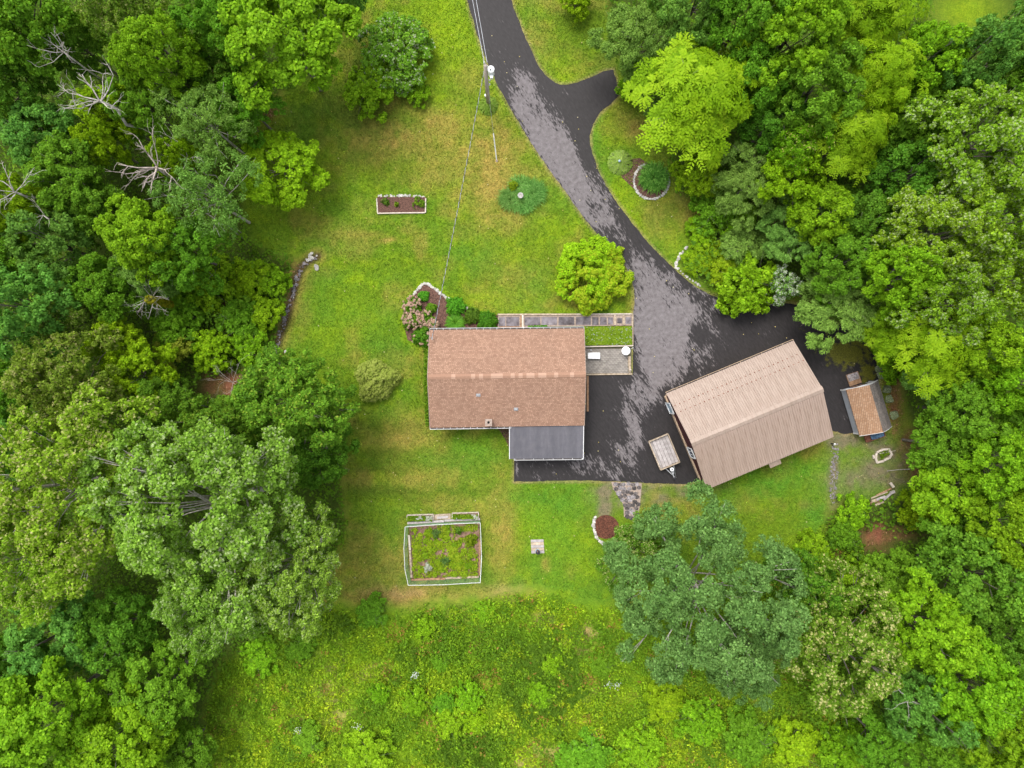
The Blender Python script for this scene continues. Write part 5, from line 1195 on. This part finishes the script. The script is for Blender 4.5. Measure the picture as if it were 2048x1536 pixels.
# ------------------------------------------------------------------ trees and bushes
T_ = 'broadleaf_tree'
TREES = [
 # top left
 (575,75,128,12,'maple','large bright green lumpy tree at the top left of the lawn',1.0),
 (672,-5,50,9,'blue','blue-green tree peeping out behind the lumpy tree at the top edge',1.0),
 (455,55,78,11,'broad','mid-green tree left of the lumpy tree at the top edge',1.0),
 (330,125,80,12,'maple_b','light green tree with raised crown near the top left',1.0),
 (255,30,78,11,'olive','pale olive thin-leaved tree at the top edge left of centre',1.0),
 (60,55,90,12,'broad_b','dark-gapped green tree in the top left corner',1.0),
 (165,95,60,8,'dark','dark tree under the bare grey branches near the top left corner',1.0),
 (35,185,80,9,'dark','shaded tree at the left edge below the corner tree',1.0),
 (430,165,70,8,'dark','dark green tree below and left of the lumpy tree',1.0),
 (500,215,62,8,'broad','dark green tree at the lawn edge above the dry patch',1.0),
 (230,235,58,9,'lime','lime ivy-like crown under the upper left dead tree',1.0),
 (215,290,52,8,'lime','yellow-lime crown between the two big dead trees',1.0),
 (365,330,46,10,'lime','small lime crown at the foot of the brown dead tree',1.0),
 (420,250,80,10,'sparse','thin grey-green tree with pale twigs showing near the lawn',1.0),
 (425,400,92,10,'sparse','wide thin grey-green tree left of the yellow-green lawn tree',1.0),
 (95,280,75,8,'blue','dim blue-green tree left of the dead trees',1.0),
 (150,360,80,9,'broad','green tree between the dead trees and the left edge',1.0),
 (300,220,60,9,'broad','green tree right of the upper left dead tree',1.0),
 (45,420,62,10,'lime','lime crown under the dead tree at the left edge',1.0),
 (200,420,66,8,'dark','dark tree below the brown dead tree',1.0),
 (300,480,84,10,'maple_b','bright green tree below the brown dead tree',1.0),
 (385,510,70,9,'broad','green tree left of the ditch head',1.0),
 (110,490,84,9,'blue','shadowed blue-green tree at the left below the lime crown',1.0),
 (30,520,60,9,'broad_b','green tree at the left edge a third of the way down',1.0),
 (565,338,82,5,'lime','yellow-green small tree standing on the lawn left of the mulch bed',1.0),
 (55,615,92,11,'blue','pale bluish-green tree at the left edge above the olive tree',1.0),
 (140,640,55,8,'olive','yellowish thin tree right of the pale bluish-green one',1.0),
 (215,580,66,8,'broad_b','green tree above the mossy bare tree',1.0),
 (290,545,70,7,'grey_fine','soft grey-green crown behind the mossy bare tree',1.0),
 (240,690,58,7,'lime','lime-green tree left of the olive bushes',1.0),
 (140,765,102,11,'olive','olive tree with pale tips left of the big pale trees',1.0),
 (290,745,66,7,'lime','bright lime low tree above the big pale tree',1.0),
 (335,800,60,7,'dark','dark low tree just above the big pale tree',1.0),
 (30,780,60,9,'broad','green tree at the left edge beside the olive tree',1.0),
 (35,880,70,9,'blue','blue-green tree at the left edge above the yellowish big tree',1.0),
 (585,800,112,10,'tipped','dark green tree with bright leaf tips reaching over the lawn left of the olive shrub',1.0),
 (470,850,80,10,'tipped','dark tipped tree behind the big pale tree',1.0),
 (640,900,70,7,'dark','dark low limbs of a tree at the lawn edge left of the house',1.0),
 # big pale trees
 (150,970,172,15,'yellow_big','very large yellowish pale tree at the left edge',1.0),
 (430,1015,200,16,'silver_big','very large silvery green tree reaching over the lawn, pale twigs showing',1.0),
 (580,1130,118,13,'silver_big','silvery tree at the lawn edge left of the vegetable garden',.95),
 (430,1195,112,13,'silver_big','silvery tree below the very large one, above the meadow',.9),
 (60,1110,110,13,'yellow_big','yellowish pale tree at the left edge below the largest one',1.0),
 # lower left
 (120,1265,100,8,'blue','deep blue-green tree in the dark hollow at the lower left',1.0),
 (250,1250,80,8,'dark','dark tree in the hollow right of the deep blue-green one',1.0),
 (40,1330,70,9,'dark','dark tree at the left edge of the lower hollow',1.0),
 (95,1420,118,11,'maple_b','bright yellow-green tree near the bottom left corner',1.0),
 (250,1470,100,9,'maple','light green tree at the bottom edge left of the bright meadow',1.0),
 (320,1370,84,8,'broad','green tree left of the bright meadow',1.0),
 (20,1510,80,10,'broad','green tree in the bottom left corner',1.0),
 (370,1500,60,5,'broad_b','low green tree at the meadow edge by the bottom',1.0),
 # top right
 (1275,95,82,8,'grey_fine','soft grey-green tree above the asphalt turnaround',1.0),
 (1330,200,50,5,'grey_fine','low grey-green tree under the big lime tree',1.0),
 (1395,185,120,10,'lime_star','big lime-green tree with star-like leaf sprays right of the turnaround',1.0),
 (1385,20,80,11,'blue','blue-green tree at the top edge right of the drive',1.0),
 (1480,45,84,12,'broad','green tree at the top edge above the big lime tree',1.0),
 (1590,60,105,13,'maple_b','bright green tree at the top edge right of centre',1.0),
 (1500,160,70,10,'broad_b','green tree right of the big lime tree',1.0),
 (1620,185,92,11,'broad','broad green tree left of the lime leaf sprays',1.0),
 (1540,250,66,8,'dark','dark green tree below and right of the big lime tree',1.0),
 (1735,55,72,11,'lime_star','lime-sprayed tree at the top edge by the small clearing',1.0),
 (1765,165,66,11,'lime_star','middle one of the three lime-sprayed trees in a column at upper right',1.0),
 (1700,275,72,10,'lime_star','lowest of the three lime-sprayed trees in a column at upper right',1.0),
 (1840,130,70,11,'maple','soft green tree right of the lime-sprayed column',1.0),
 (1925,135,74,12,'blue','soft pale green tree below the small clearing',1.0),
 (2030,90,62,12,'blue','bluish tree in the top right corner',1.0),
 (2030,200,60,11,'broad','green tree at the right edge near the top',1.0),
 (1840,240,84,9,'broad_b','green tree below the soft green one at upper right',1.0),
 (1790,365,80,9,'dark','dark tree at the right below the lime-sprayed column',1.0),
 (1940,290,118,13,'pale','pale yellow-green tree with bright leaf flecks near the right edge',1.0),
 (1990,440,110,13,'pale','second pale-flecked tree, at the right edge below the first',1.0),
 (1860,470,98,12,'pale','third pale-flecked tree, left of the one at the right edge',1.0),
 (1720,460,78,8,'dark','dark green tree in the right wood left of the pale-flecked trees',1.0),
 (1580,310,52,9,'cream_tip','tree with cream-yellow leaf tips right of the daylily ring',1.0),
 (1575,365,70,8,'lime','rounded yellow-lime tree right of the daylily ring',1.0),
 (1495,370,74,6,'grey_fine','fine-leaved yellowish grey tree right of the stone ring',1.0),
 (1395,350,50,4,'lime','small bright lime tree overhanging the lawn beside the stone ring',1.0),
 (1640,430,62,8,'maple','green tree below the yellow-lime tree',1.0),
 (1585,455,72,5.5,'grey_fine','soft grey-green tree above the white-flowering bush',1.0),
 (1680,530,70,8,'broad','green tree above the soft grey tree by the drive end',1.0),
 (1685,600,92,6,'grey_fine','wide soft grey-green tree hanging over the end of the drive',1.0),
 (1790,560,76,11,'maple_b','bright green tree right of the drive end',1.0),
 (1880,610,86,12,'pale','pale-flecked tree below the other three at the right',1.0),
 (2000,560,80,12,'pale','pale-flecked tree at the right edge halfway down',1.0),
 (1860,680,84,10,'lime_star','lime-sprayed tree above the shed',1.0),
 (1775,668,50,7,'lime_star','small lime-sprayed tree reaching over the mossy asphalt',1.0),
 (1960,700,70,11,'maple','green lumpy tree near the right edge level with the drive end',1.0),
 (2030,760,70,12,'maple','bright lumpy tree at the right edge level with the shed',1.0),
 (1905,775,80,7,'grey_fine','fine dark grey-green tree right of the shed',1.0),
 (1935,820,84,9,'broad','green tree right of the shed near the edge',1.0),
 (1880,890,70,7,'broad_b','green tree right of the log ring',1.0),
 (1990,930,84,10,'maple_b','yellow-green tree at the right edge below the shed level',1.0),
 (1900,980,78,7,'maple','bright low tree right of the timber pile',1.0),
 (2020,1060,80,11,'maple','lumpy lime-green tree at the right edge in the lower half',1.0),
 (1935,1150,110,10,'dark','dark fine tree in the right wood of the lower half',1.0),
 (1890,1070,55,6,'broad','green low tree right of the reddish leaf litter',1.0),
 # big trees lower right
 (1400,1180,182,14,'aspen_big','very large grey-green tree below the garage',1.0),
 (1480,1298,82,11,'aspen_big','grey-green tree touching the very large one at its lower right',1.0),
 (1275,1105,76,8,'linden','tree with yellow leaves mixed in at the upper left of the very large grey-green one',1.0),
 (1675,1275,135,12,'linden','large dark tree covered in cream-yellow blossom tips',1.0),
 (1600,1170,70,10,'tipped','dark tree between the cream-blossomed tree and the grey-green one',1.0),
 (1840,1250,92,11,'maple_b','bright green tree right of the cream-blossomed tree',1.0),
 (1930,1370,96,12,'maple','lime-green lumpy tree near the bottom right',1.0),
 (1830,1400,70,11,'blue','bluish green tree below the bright green one at lower right',1.0),
 (1990,1470,84,12,'maple_b','pale green tree in the bottom right corner',1.0),
 (2000,1270,74,9,'dark','dark tree at the right edge in the lower half',1.0),
 (1880,1480,70,9,'broad','green tree at the bottom edge right of the dark gap',1.0),
 (1760,1480,60,7,'broad','green tree at the bottom edge below the cream-blossomed tree',1.0),
 (1780,1150,56,6,'broad_b','green low tree below the reddish leaf litter',1.0),
]
for px, py, r, h, sp, lb, sy in TREES:
    plant(px, py, r, h, sp, lb, 'tree', 'maple_tree' if sp.startswith('maple') else 'linden_tree' if sp == 'linden' else 'aspen_tree' if sp == 'aspen_big' else T_, 'trees around the property', sy)
SHRUBS = [
 (793,112,80,2.8,'bush_white_big','large dark green bush with pale flower flecks on the upper lawn'),
 (745,180,56,2.2,'bush_bright','feathery bright green bush touching the big flecked bush on the lawn'),
 (838,190,24,1.1,'bush_bright','low bright bush at the lower right foot of the flecked bush'),
 (1490,575,62,3.4,'bush_bright','bright green bush overhanging the right side of the drive'),
 (1560,572,36,3.4,'bush_white','white-flowering bush at the edge of the drive end'),
 (1425,432,48,2.4,'bush','dark green bush at the lawn corner above the wild bank'),
 (1255,180,24,2.0,'bush_bright','small bright sapling bush at the end of the turnaround'),
 (1150,8,34,2.4,'bush_lime','lime bush at the top edge right of the drive'),
 (1480,490,52,2.6,'bush_grey','grey-green bush on the wild bank right of the drive'),
 (1400,520,36,1.0,'bush_lime','low lime bush on the wild bank beside the pale stones'),
 (430,565,60,2.6,'bush_bright','bright bush left of the upper ditch'),
 (500,560,44,2.2,'bush_lime','lime bush close to the ditch bend'),
 (545,565,36,1.8,'bush_bright','bright bush right beside the ditch'),
 (530,630,40,2.0,'bush_lime','yellow-lime bush left of the ditch middle'),
 (480,640,50,2.2,'bush','green bush left of the yellow-lime one by the ditch'),
 (505,690,44,2.0,'bush_bright','green bush near the lower end of the ditch'),
 (350,640,60,3.0,'bush','green bush below the mossy bare tree'),
 (355,695,46,2.6,'bush_olive','olive-coloured bush in the left thicket'),
 (430,700,46,2.4,'bush_lime','lime bush above the bare twiggy shrub'),
 (375,570,50,2.6,'bush_bright','green bush right of the mossy bare tree'),
 (1445,530,44,1.5,'bush_lime','lime bush in the middle of the wild bank beside the drive'),
 (1405,462,34,1.2,'bush_lime','lime bush at the top of the wild bank by the lawn corner'),
 (1470,440,44,2.2,'bush_bright','bright bush above the wild bank right of the stone ring'),
 (1702,1024,36,1.8,'bush_bright','round green bush left of the timber pile'),
 (1832,1018,42,2.4,'bush_lime','lime bush right of the timber pile'),
 (1690,1070,34,1.6,'bush','green bush between the rubble strip and the leaf litter'),
 (1620,1100,40,1.8,'bush_bright','green bush right of the big grey-green tree'),
 (1720,1150,46,2.2,'bush_bright','green bush below the lower leaf litter patch'),
 (1868,935,40,2.4,'bush_lime','lime bush at the gravel edge right of the log ring'),
 (1790,720,46,2.2,'bush_bright','green bush above the lichened boulders'),
 (850,1254,24,1.0,'bush_bright','rounded bright bush just below the mown lawn'),
 (748,1224,34,.9,'bush','dark low bush at the lower left corner of the mown lawn'),
 (884,1325,18,.8,'bush','small dark bush in the middle of the meadow'),
 (760,1385,22,.9,'bush_bright','leftmost bright bush of the meadow clump'),
 (830,1400,30,1.1,'bush_bright','bright bush in the middle of the meadow clump'),
 (885,1408,26,1.0,'bush','green bush tucked into the meadow clump'),
 (938,1392,32,1.2,'bush_bright','rounded bright bush right of the meadow clump'),
 (900,1440,34,1.2,'bush_bright','bright bush below the meadow clump'),
 (1205,1328,26,1.0,'bush','dark green bush left of the lower limbs of the grey-green tree'),
 (1105,1325,24,.9,'bush_bright','small bright bush in the dark weed patch'),
 (1080,1388,26,.9,'bush_bright','bright bush at the lower side of the dark weed patch'),
 (735,1500,50,1.4,'bush_bright','large bright bush at the bottom edge left of centre'),
 (950,1440,28,1.0,'bush_lime','lime bush at the lower right of the meadow clump'),
 (1170,1500,52,1.4,'bush','green bush at the bottom edge right of centre'),
 (1280,1490,50,1.5,'bush_bright','bright bush at the bottom edge below the grey-green tree'),
 (1400,1440,50,1.6,'bush_bright','leafy bush below the big grey-green tree'),
 (1330,1400,44,1.3,'bush_lime','yellowish bush under the lower left limbs of the grey-green tree'),
 (1500,1470,56,1.8,'bush','green bush at the bottom right of the meadow'),
 (1590,1480,52,1.8,'bush_lime','yellow-lime bush at the bottom edge right of the meadow'),
 (1680,1490,50,2.2,'bush_bright','bright bush at the bottom edge under the cream-blossomed tree'),
 (970,1225,26,.5,'bush_bright','pale green low bush at the foot of the mown lawn'),
 (520,1310,40,.9,'bush_bright','low bright bush at the left of the meadow'),
 (600,1290,30,.8,'bush','green low bush at the upper left of the meadow'),
 (620,1480,34,.8,'bush','dark low bush in the lime grass at the bottom left'),
]
species('bush_white_big', 2.6, 3.4, dict(Rz=2.2, nc=170, cr=.42, lpc=95, L=.17, W=.12, cols=[(.065,.150,.012),(.10,.205,.016),(.145,.26,.024),(.21,.325,.04)], extra=(.12, [(.34,.42,.22),(.50,.55,.36)], 1), lo=-.1, lop=.16, tilt=.9), .09, nlimb=12)
species('bush_olive', 1.6, 1.9, dict(Rz=1.2, nc=60, cr=.42, lpc=120, L=.14, W=.09, cols=[(.10,.13,.012),(.17,.20,.02),(.24,.26,.035),(.30,.30,.06)], lo=-.1), .05, nlimb=8)
for px, py, r, h, sp, lb in SHRUBS:
    if r: plant(px, py, r, h, sp, lb, 'bush', 'bush', 'bushes around the lawn and meadow')

# ------------------------------------------------------------------ dead and bare trees
def bare_tree(px, py, ztop, hgt, spread, seed, mat, label, lean=(0, 0), nlimb=7, thick=.16, depth=3, name='dead_tree', base_r=None):
    r = random.Random(seed); ztop -= 1.3; p = P(px, py, ztop*.85); e = thing(name, label, 'tree', (p.x-lean[0]*.6, p.y-lean[1]*.6, -.05))
    tk = MB(); z0 = ztop-hgt; ft = Vector((lean[0]*.6, lean[1]*.6, z0))
    tk.tube([(0, 0, 0), ft*.5+Vector((r.uniform(-.3, .3), r.uniform(-.3, .3), 0)), ft*.7+Vector((r.uniform(-.3, .3), r.uniform(-.3, .3), 0)), ft*.86+Vector((r.uniform(-.25, .25), r.uniform(-.25, .25), 0)), ft], [thick*1.2, thick*1.1, thick, thick*.9, thick*.75], 8)
    obj_t = bpy.data.objects.new('trunk', tk.mesh('trunk', M[mat], smooth=True)); col.objects.link(obj_t); obj_t.parent = e
    def grow(mb, a, d, L, rad, k):
        pts_ = [a]; n = 4
        for i in range(n):
            d = (d+Vector((r.gauss(0, .22), r.gauss(0, .22), r.gauss(0, .14)))).normalized(); pts_.append(pts_[-1]+d*L/n)
        mb.tube(pts_, [rad*(1-.18*i) for i in range(n+1)], 5)
        if k > 0:
            for _ in range(r.randint(2, 4)):
                i = r.randint(1, n); q = (d+Vector((r.gauss(0, .6), r.gauss(0, .6), r.gauss(.1, .35)))).normalized()
                grow(mb, pts_[i], q, L*r.uniform(.4, .62), rad*.48, k-1)
    for i in range(nlimb):
        a = 6.283*i/nlimb+r.uniform(-.4, .4); mb = MB()
        d = Vector((math.cos(a)*spread+lean[0]*.25, math.sin(a)*spread+lean[1]*.25, r.uniform(.35, 1.0))).normalized()
        grow(mb, ft*r.uniform(.97, 1.0), d, hgt*r.uniform(.6, 1.0), thick*r.uniform(.35, .65), depth-1)
        o = bpy.data.objects.new('branch', mb.mesh('branch', M[mat], smooth=True)); col.objects.link(o); o.parent = e
    return e
bare_tree(115,95,12.5,2.07,1.0,1,'deadwood','bare grey twiggy tree near the top left corner',(-1,.6),7,0.056)
bare_tree(190,195,14,2.34,1.0,2,'deadwood','big whitish dead tree among the upper left trees',(-1.5,.8),8,0.105)
bare_tree(305,330,13.5,2.25,1.0,6,'deadbrown','brownish dead tree with thick crooked limbs left of the lawn',(-1.5,.4),7,0.124)
bare_tree(20,380,13,2.07,1.0,9,'deadwood','pale dead tree cut by the left edge',(-.6,-.6),6,0.087)
bare_tree(85,430,11,1.44,.9,12,'deadwood','small pale dead snag below the dead tree at the left edge',(.6,-1.0),4,0.050,2)
bare_tree(290,590,9,2.07,1.3,14,'deadwood','bare fan-shaped tree with mossy stem in the left thicket',(0,-.4),10,0.043)
bare_tree(450,765,5.5,1.98,1.3,17,'deadwood','bare twiggy grey shrub above the big silvery tree',(0,0),9,0.028,3)
bare_tree(1820,1405,12.2,1.80,.8,19,'deadwood','bare pale branch right of the cream-blossomed tree',(-1.0,0),4,0.043,2)
bare_tree(365,310,11.8,2.16,1.1,23,'deadwood','slim bare white twigs right of the brownish dead tree',(.4,.6),5,0.037,2)
bare_tree(400,420,10.5,2.34,1.1,27,'deadwood','slim bare branch over the thin grey-green tree',(.2,.5),5,0.043,2)
mb_ = Bag(); k = 420; zz = rng.random(k); a = rng.uniform(0, 6.28, k); mb_.add(*leaf_arrays(np.stack([np.cos(a)*.25, np.sin(a)*.25-.2, 3.0+zz*3.2], 1), unit(UP+rng.normal(size=(k, 3))*.5), rdir(k), .2, .14, pal(rng.random(k), [(.20,.20,.01),(.34,.30,.015)])))
foliage_thing('moss_cloak', 'yellow-green moss and vine cloaking the stem of the fan-shaped bare tree', 'vine', 292, 592, 0, [('foliage', mb_, 'leaf')], zref=6.5)

# ------------------------------------------------------------------ what nobody could count: undergrowth, meadow, grass, litter
def stuff(name, B, mat, label, cat):
    o = bpy.data.objects.new(name, B.mesh(name, M[mat])); col.objects.link(o); return tag(o, label, cat, kind='stuff')
def wild_leaves(n, region, hmax, L, W, colf, dens, seed, zexp=1.0, upright=.5, box=(-40, 2090, -30, 1570), hsc=34):
    x = rng.uniform(box[0], box[1], n); y = rng.uniform(box[2], box[3], n); k = region(x, y) & (fbm(x, y, 16, seed, 3)+rng.random(n)*.35 > dens); x, y = x[k], y[k]; m = len(x)
    dd, _ = dist_line(x, y, DRIVE, True)
    hm = hmax*np.clip((fbm(x, y, hsc, seed+3, 3)-.25)*1.9, .08, 1.0); z = ground_z(x, y)+hm*(1-rng.random(m)**zexp*.55)
    c = np.stack([(x-1024)*SC, (768-y)*SC, z], 1); nr = unit(UP+rng.normal(size=(m, 3))*upright); s_ = rng.uniform(.6, 1.35, m)
    return leaf_arrays(c, nr, rdir(m), L*s_, W*s_, colf(x, y, m))
in_for = lambda x, y: inpoly(x, y, FOREST_L) | inpoly(x, y, FOREST_R)
def no_litter(x, y): return blobs(x, y, LITTER, np.full(x.shape, .5)) < .42
B = Bag(); B.add(*wild_leaves(190000, lambda x, y: in_for(x, y) & no_litter(x, y) & (((x-1935)/90)**2+((y-20)/60)**2 > 1), 2.6, .26, .17, lambda x, y, m: pal(.55*rng.random(m)+.7*fbm(x, y, 60, 71, 3)-.12, [(.055,.13,.010),(.090,.19,.012),(.14,.27,.014),(.21,.34,.016)]), .40, 61))
stuff('undergrowth', B, 'leaf', 'dense green undergrowth between the trees', 'undergrowth')
MEA_IN = lambda x, y: rng.random(x.shape) < np.clip((dist_line(x, y, MEADOW[:11])[0]-14*(vnoise(x/30, y/30, 77)))/34, 0, 1)
in_mea = lambda x, y: inpoly(x, y, MEADOW) & MEA_IN(x, y) & (blobs(x, y, TAN, np.full(x.shape, .5)) < .45)
MEAC = [(.115,.255,.014),(.175,.340,.015),(.255,.415,.016),(.360,.480,.018)]
def meacol(x, y, m):
    t = .40*rng.random(m)+.80*fbm(x, y, 14, 15, 3)-.28+1.3*(fbm(x, y, 75, 19, 2)-.45)+.12*np.clip((620-x)/200, -.4, .8); c = pal(t, MEAC)*np.exp(rng.normal(size=(m, 1))*.25); o = (fbm(x, y, 26, 91, 3) > .66) & (rng.random(m) < .35); c[o] = np.array((.34, .22, .05)); return c
B = Bag(); B.add(*wild_leaves(150000, in_mea, .45, .19, .06, meacol, .38, 81, 1.0, .8, (400, 1780, 1020, 1570), 18))
B.add(*wild_leaves(105000, in_mea, 1.15, .21, .11, meacol, .58, 88, 1.0, .6, (400, 1780, 1020, 1570), 14))
nm = 520; mx = rng.uniform(470, 1680, nm); my = rng.uniform(1185, 1545, nm); k = in_mea(mx, my) & (rng.random(nm) < np.clip((mx-380)/700, .12, 1)); mx, my = mx[k], my[k]
for cx, cy in zip(mx, my):       # leafy mounds within the mass of weeds
    r = rng.uniform(.25, 1.0)**1.3+.1; hh = r*rng.uniform(.5, .9); q = int(230*r*r)+50; dv = unit(rdir(q)+UP*.4); dv[:, 2] = np.abs(dv[:, 2]); rr_ = (.55+.5*rng.random(q))[:, None]
    c = dv*rr_*np.array((r, r, hh))+np.array(((cx-1024)*SC, (768-cy)*SC, .02)); tt = rng.random()*.75-.12
    B.add(*leaf_arrays(c, unit(dv*.5+UP*.6+rng.normal(size=(q, 3))*.4), rdir(q), rng.uniform(.10, .20, q), rng.uniform(.06, .12, q), pal(tt+.4*rng.random(q), [(.075,.185,.014),(.120,.265,.015),(.200,.370,.015),(.32,.46,.018)])*np.exp(rng.normal(size=(q, 1))*.2)))
stuff('meadow_weeds', B, 'leaf', 'rough yellow-green meadow weeds and tall grass below the mown lawn', 'meadow')
# darker upright weeds
dk = [(985,1300),(1020,1275),(1050,1290),(1090,1270),(1150,1310),(1175,1390),(1140,1410),(1120,1460),(1085,1440),(1060,1465),(1030,1410),(1000,1390),(1010,1350)]
dk2 = [(880,1470),(960,1460),(1020,1490),(1010,1540),(870,1540)]
B = Bag()
dk3 = [(560,1225),(640,1215),(720,1240),(690,1275),(600,1280)]; dk4 = [(1340,1420),(1420,1400),(1490,1440),(1470,1510),(1380,1500)]; dk5 = [(780,1300),(830,1285),(850,1320),(810,1345)]
for q, n in ((dk, 26000), (dk2, 10000), (dk3, 4500), (dk4, 5500), (dk5, 2500)):
    B.add(*wild_leaves(n*5, lambda x, y: inpoly(x+8*(vnoise(x/9, y/9, 5)-.5)*2, y+14*(vnoise(x/9, y/9, 6)-.5)*2, q), .8, .17, .035, lambda x, y, m: pal(rng.random(m)*.8+.2*fbm(x, y, 12, 3, 2), [(.085,.20,.016),(.125,.26,.02),(.175,.32,.026),(.24,.38,.036)]), .60, 101, 1.0, .9, (min(p[0] for p in q)-10, max(p[0] for p in q)+10, min(p[1] for p in q)-10, max(p[1] for p in q)+10), 9))
stuff('tall_weeds', B, 'leaf', 'patches of darker upright weeds scattered through the meadow', 'weeds')
B = Bag()
for cx, cy in ((832,1343),(720,1448),(600,1453),(1215,1362),(1232,1364)):
    n = 34; x = cx+rng.normal(size=n)*4; y = cy+rng.normal(size=n)*3; c = np.stack([(x-1024)*SC, (768-y)*SC, .55+rng.random(n)*.2], 1); B.add(*leaf_arrays(c, unit(UP+rng.normal(size=(n, 3))*.3), rdir(n), .09, .08, pal(rng.random(n), [(.55,.60,.50),(.72,.74,.70)])))
stuff('wild_flowers', B, 'petal', 'small white wild flower heads dotted through the meadow', 'flowers')
# mown grass, coloured like the ground below it
def lawn_ok(x, y):
    k = ~in_for(x, y) & ~inpoly(x, y, DRIVE) & ~inpoly(x, y, FBED) & ~inpoly(x, y, [(858,660),(1264,628),(1264,750),(1170,750),(1170,918),(1019,918),(1019,850),(860,850)]) & ~inpoly(x, y, [(1331,792),(1580,690),(1650,865),(1406,965)])
    k &= ~inpoly(x, y, [(753,391),(852,391),(852,428),(754,428)]) & ~inpoly(x, y, [(814,1028),(960,1026),(960,1158),(822,1160)]) & ~inpoly(x, y, [(1060,1078),(1089,1078),(1090,1108),(1060,1108)])
    k &= ((x-1303)**2+(y-362)**2 > 37**2) & ((x-1212)**2+(y-1054)**2 > 27**2) & ~inpoly(x, y, [(1223,964),(1284,966),(1276,1034),(1247,1034)]) & (dist_line(x, y, DITCH)[0] > 5) & ~inpoly(x, y, MEADOW)
    return k
n = 330000; x = rng.uniform(480, 1840, n); y = rng.uniform(-20, 1230, n); k = lawn_ok(x, y); x, y = x[k], y[k]; m = len(x)
gcol = ground_col(x, y)*np.exp(rng.normal(size=(m, 1))*.28)*1.10*(1+rng.normal(size=(m, 3))*.07); grv = blobs(x, y, GRAVEL, np.full(m, .5)); k = rng.random(m) > grv*.8; x, y, gcol = x[k], y[k], gcol[k]; m = len(x)
c = np.stack([(x-1024)*SC, (768-y)*SC, np.full(m, .035)], 1); d = unit(rdir(m)*np.array((1, 1, .3))+UP*.5)
s_ = unit(np.cross(d, rdir(m))); L = rng.uniform(.07, .16, m)[:, None]; Vt = np.stack([c-s_*.032-UP*.035, c+s_*.032-UP*.035, c+d*L], 1).reshape(-1, 3)
gmh = np_mesh('lawn_grass', Vt, np.arange(m*3).reshape(m, 3), M['grass'], np.repeat(np.clip(gcol*1.12, 0, .8), 3, axis=0))
o = bpy.data.objects.new('lawn_grass', gmh); col.objects.link(o); tag(o, 'short mown lawn grass with dry and lush patches', 'grass', kind='stuff')
# reddish leaf litter and stray yellow leaves
B = Bag(); n = 60000; x = rng.uniform(430, 1850, n); y = rng.uniform(100, 1200, n); k = rng.random(n) < (blobs(x, y, LITTER, np.full(n, .5))-.12)*1.4; x, y = x[k], y[k]; m = len(x)
B.add(*leaf_arrays(np.stack([(x-1024)*SC, (768-y)*SC, .05+rng.random(m)*.12], 1), unit(UP+rng.normal(size=(m, 3))*.35), rdir(m), .14, .09, pal(rng.random(m), [(.10,.035,.018),(.24,.10,.055),(.42,.22,.14)])))
stuff('leaf_litter', B, 'petal', 'reddish brown dead leaf litter in patches under the trees', 'leaf litter')
B = Bag(); n = 420; x = rng.uniform(520, 1780, n); y = rng.uniform(60, 1200, n); k = lawn_ok(x, y) | (inpoly(x, y, DRIVE) & (rng.random(n) < .7)); x, y = x[k], y[k]; m = len(x)
B.add(*leaf_arrays(np.stack([(x-1024)*SC, (768-y)*SC, np.full(m, .085)], 1), unit(UP+rng.normal(size=(m, 3))*.25), rdir(m), .10, .08, pal(rng.random(m), [(.40,.34,.06),(.60,.50,.16),(.62,.56,.40)])))
stuff('fallen_leaves', B, 'petal', 'stray pale yellow leaves scattered over the lawn and drive', 'leaves')
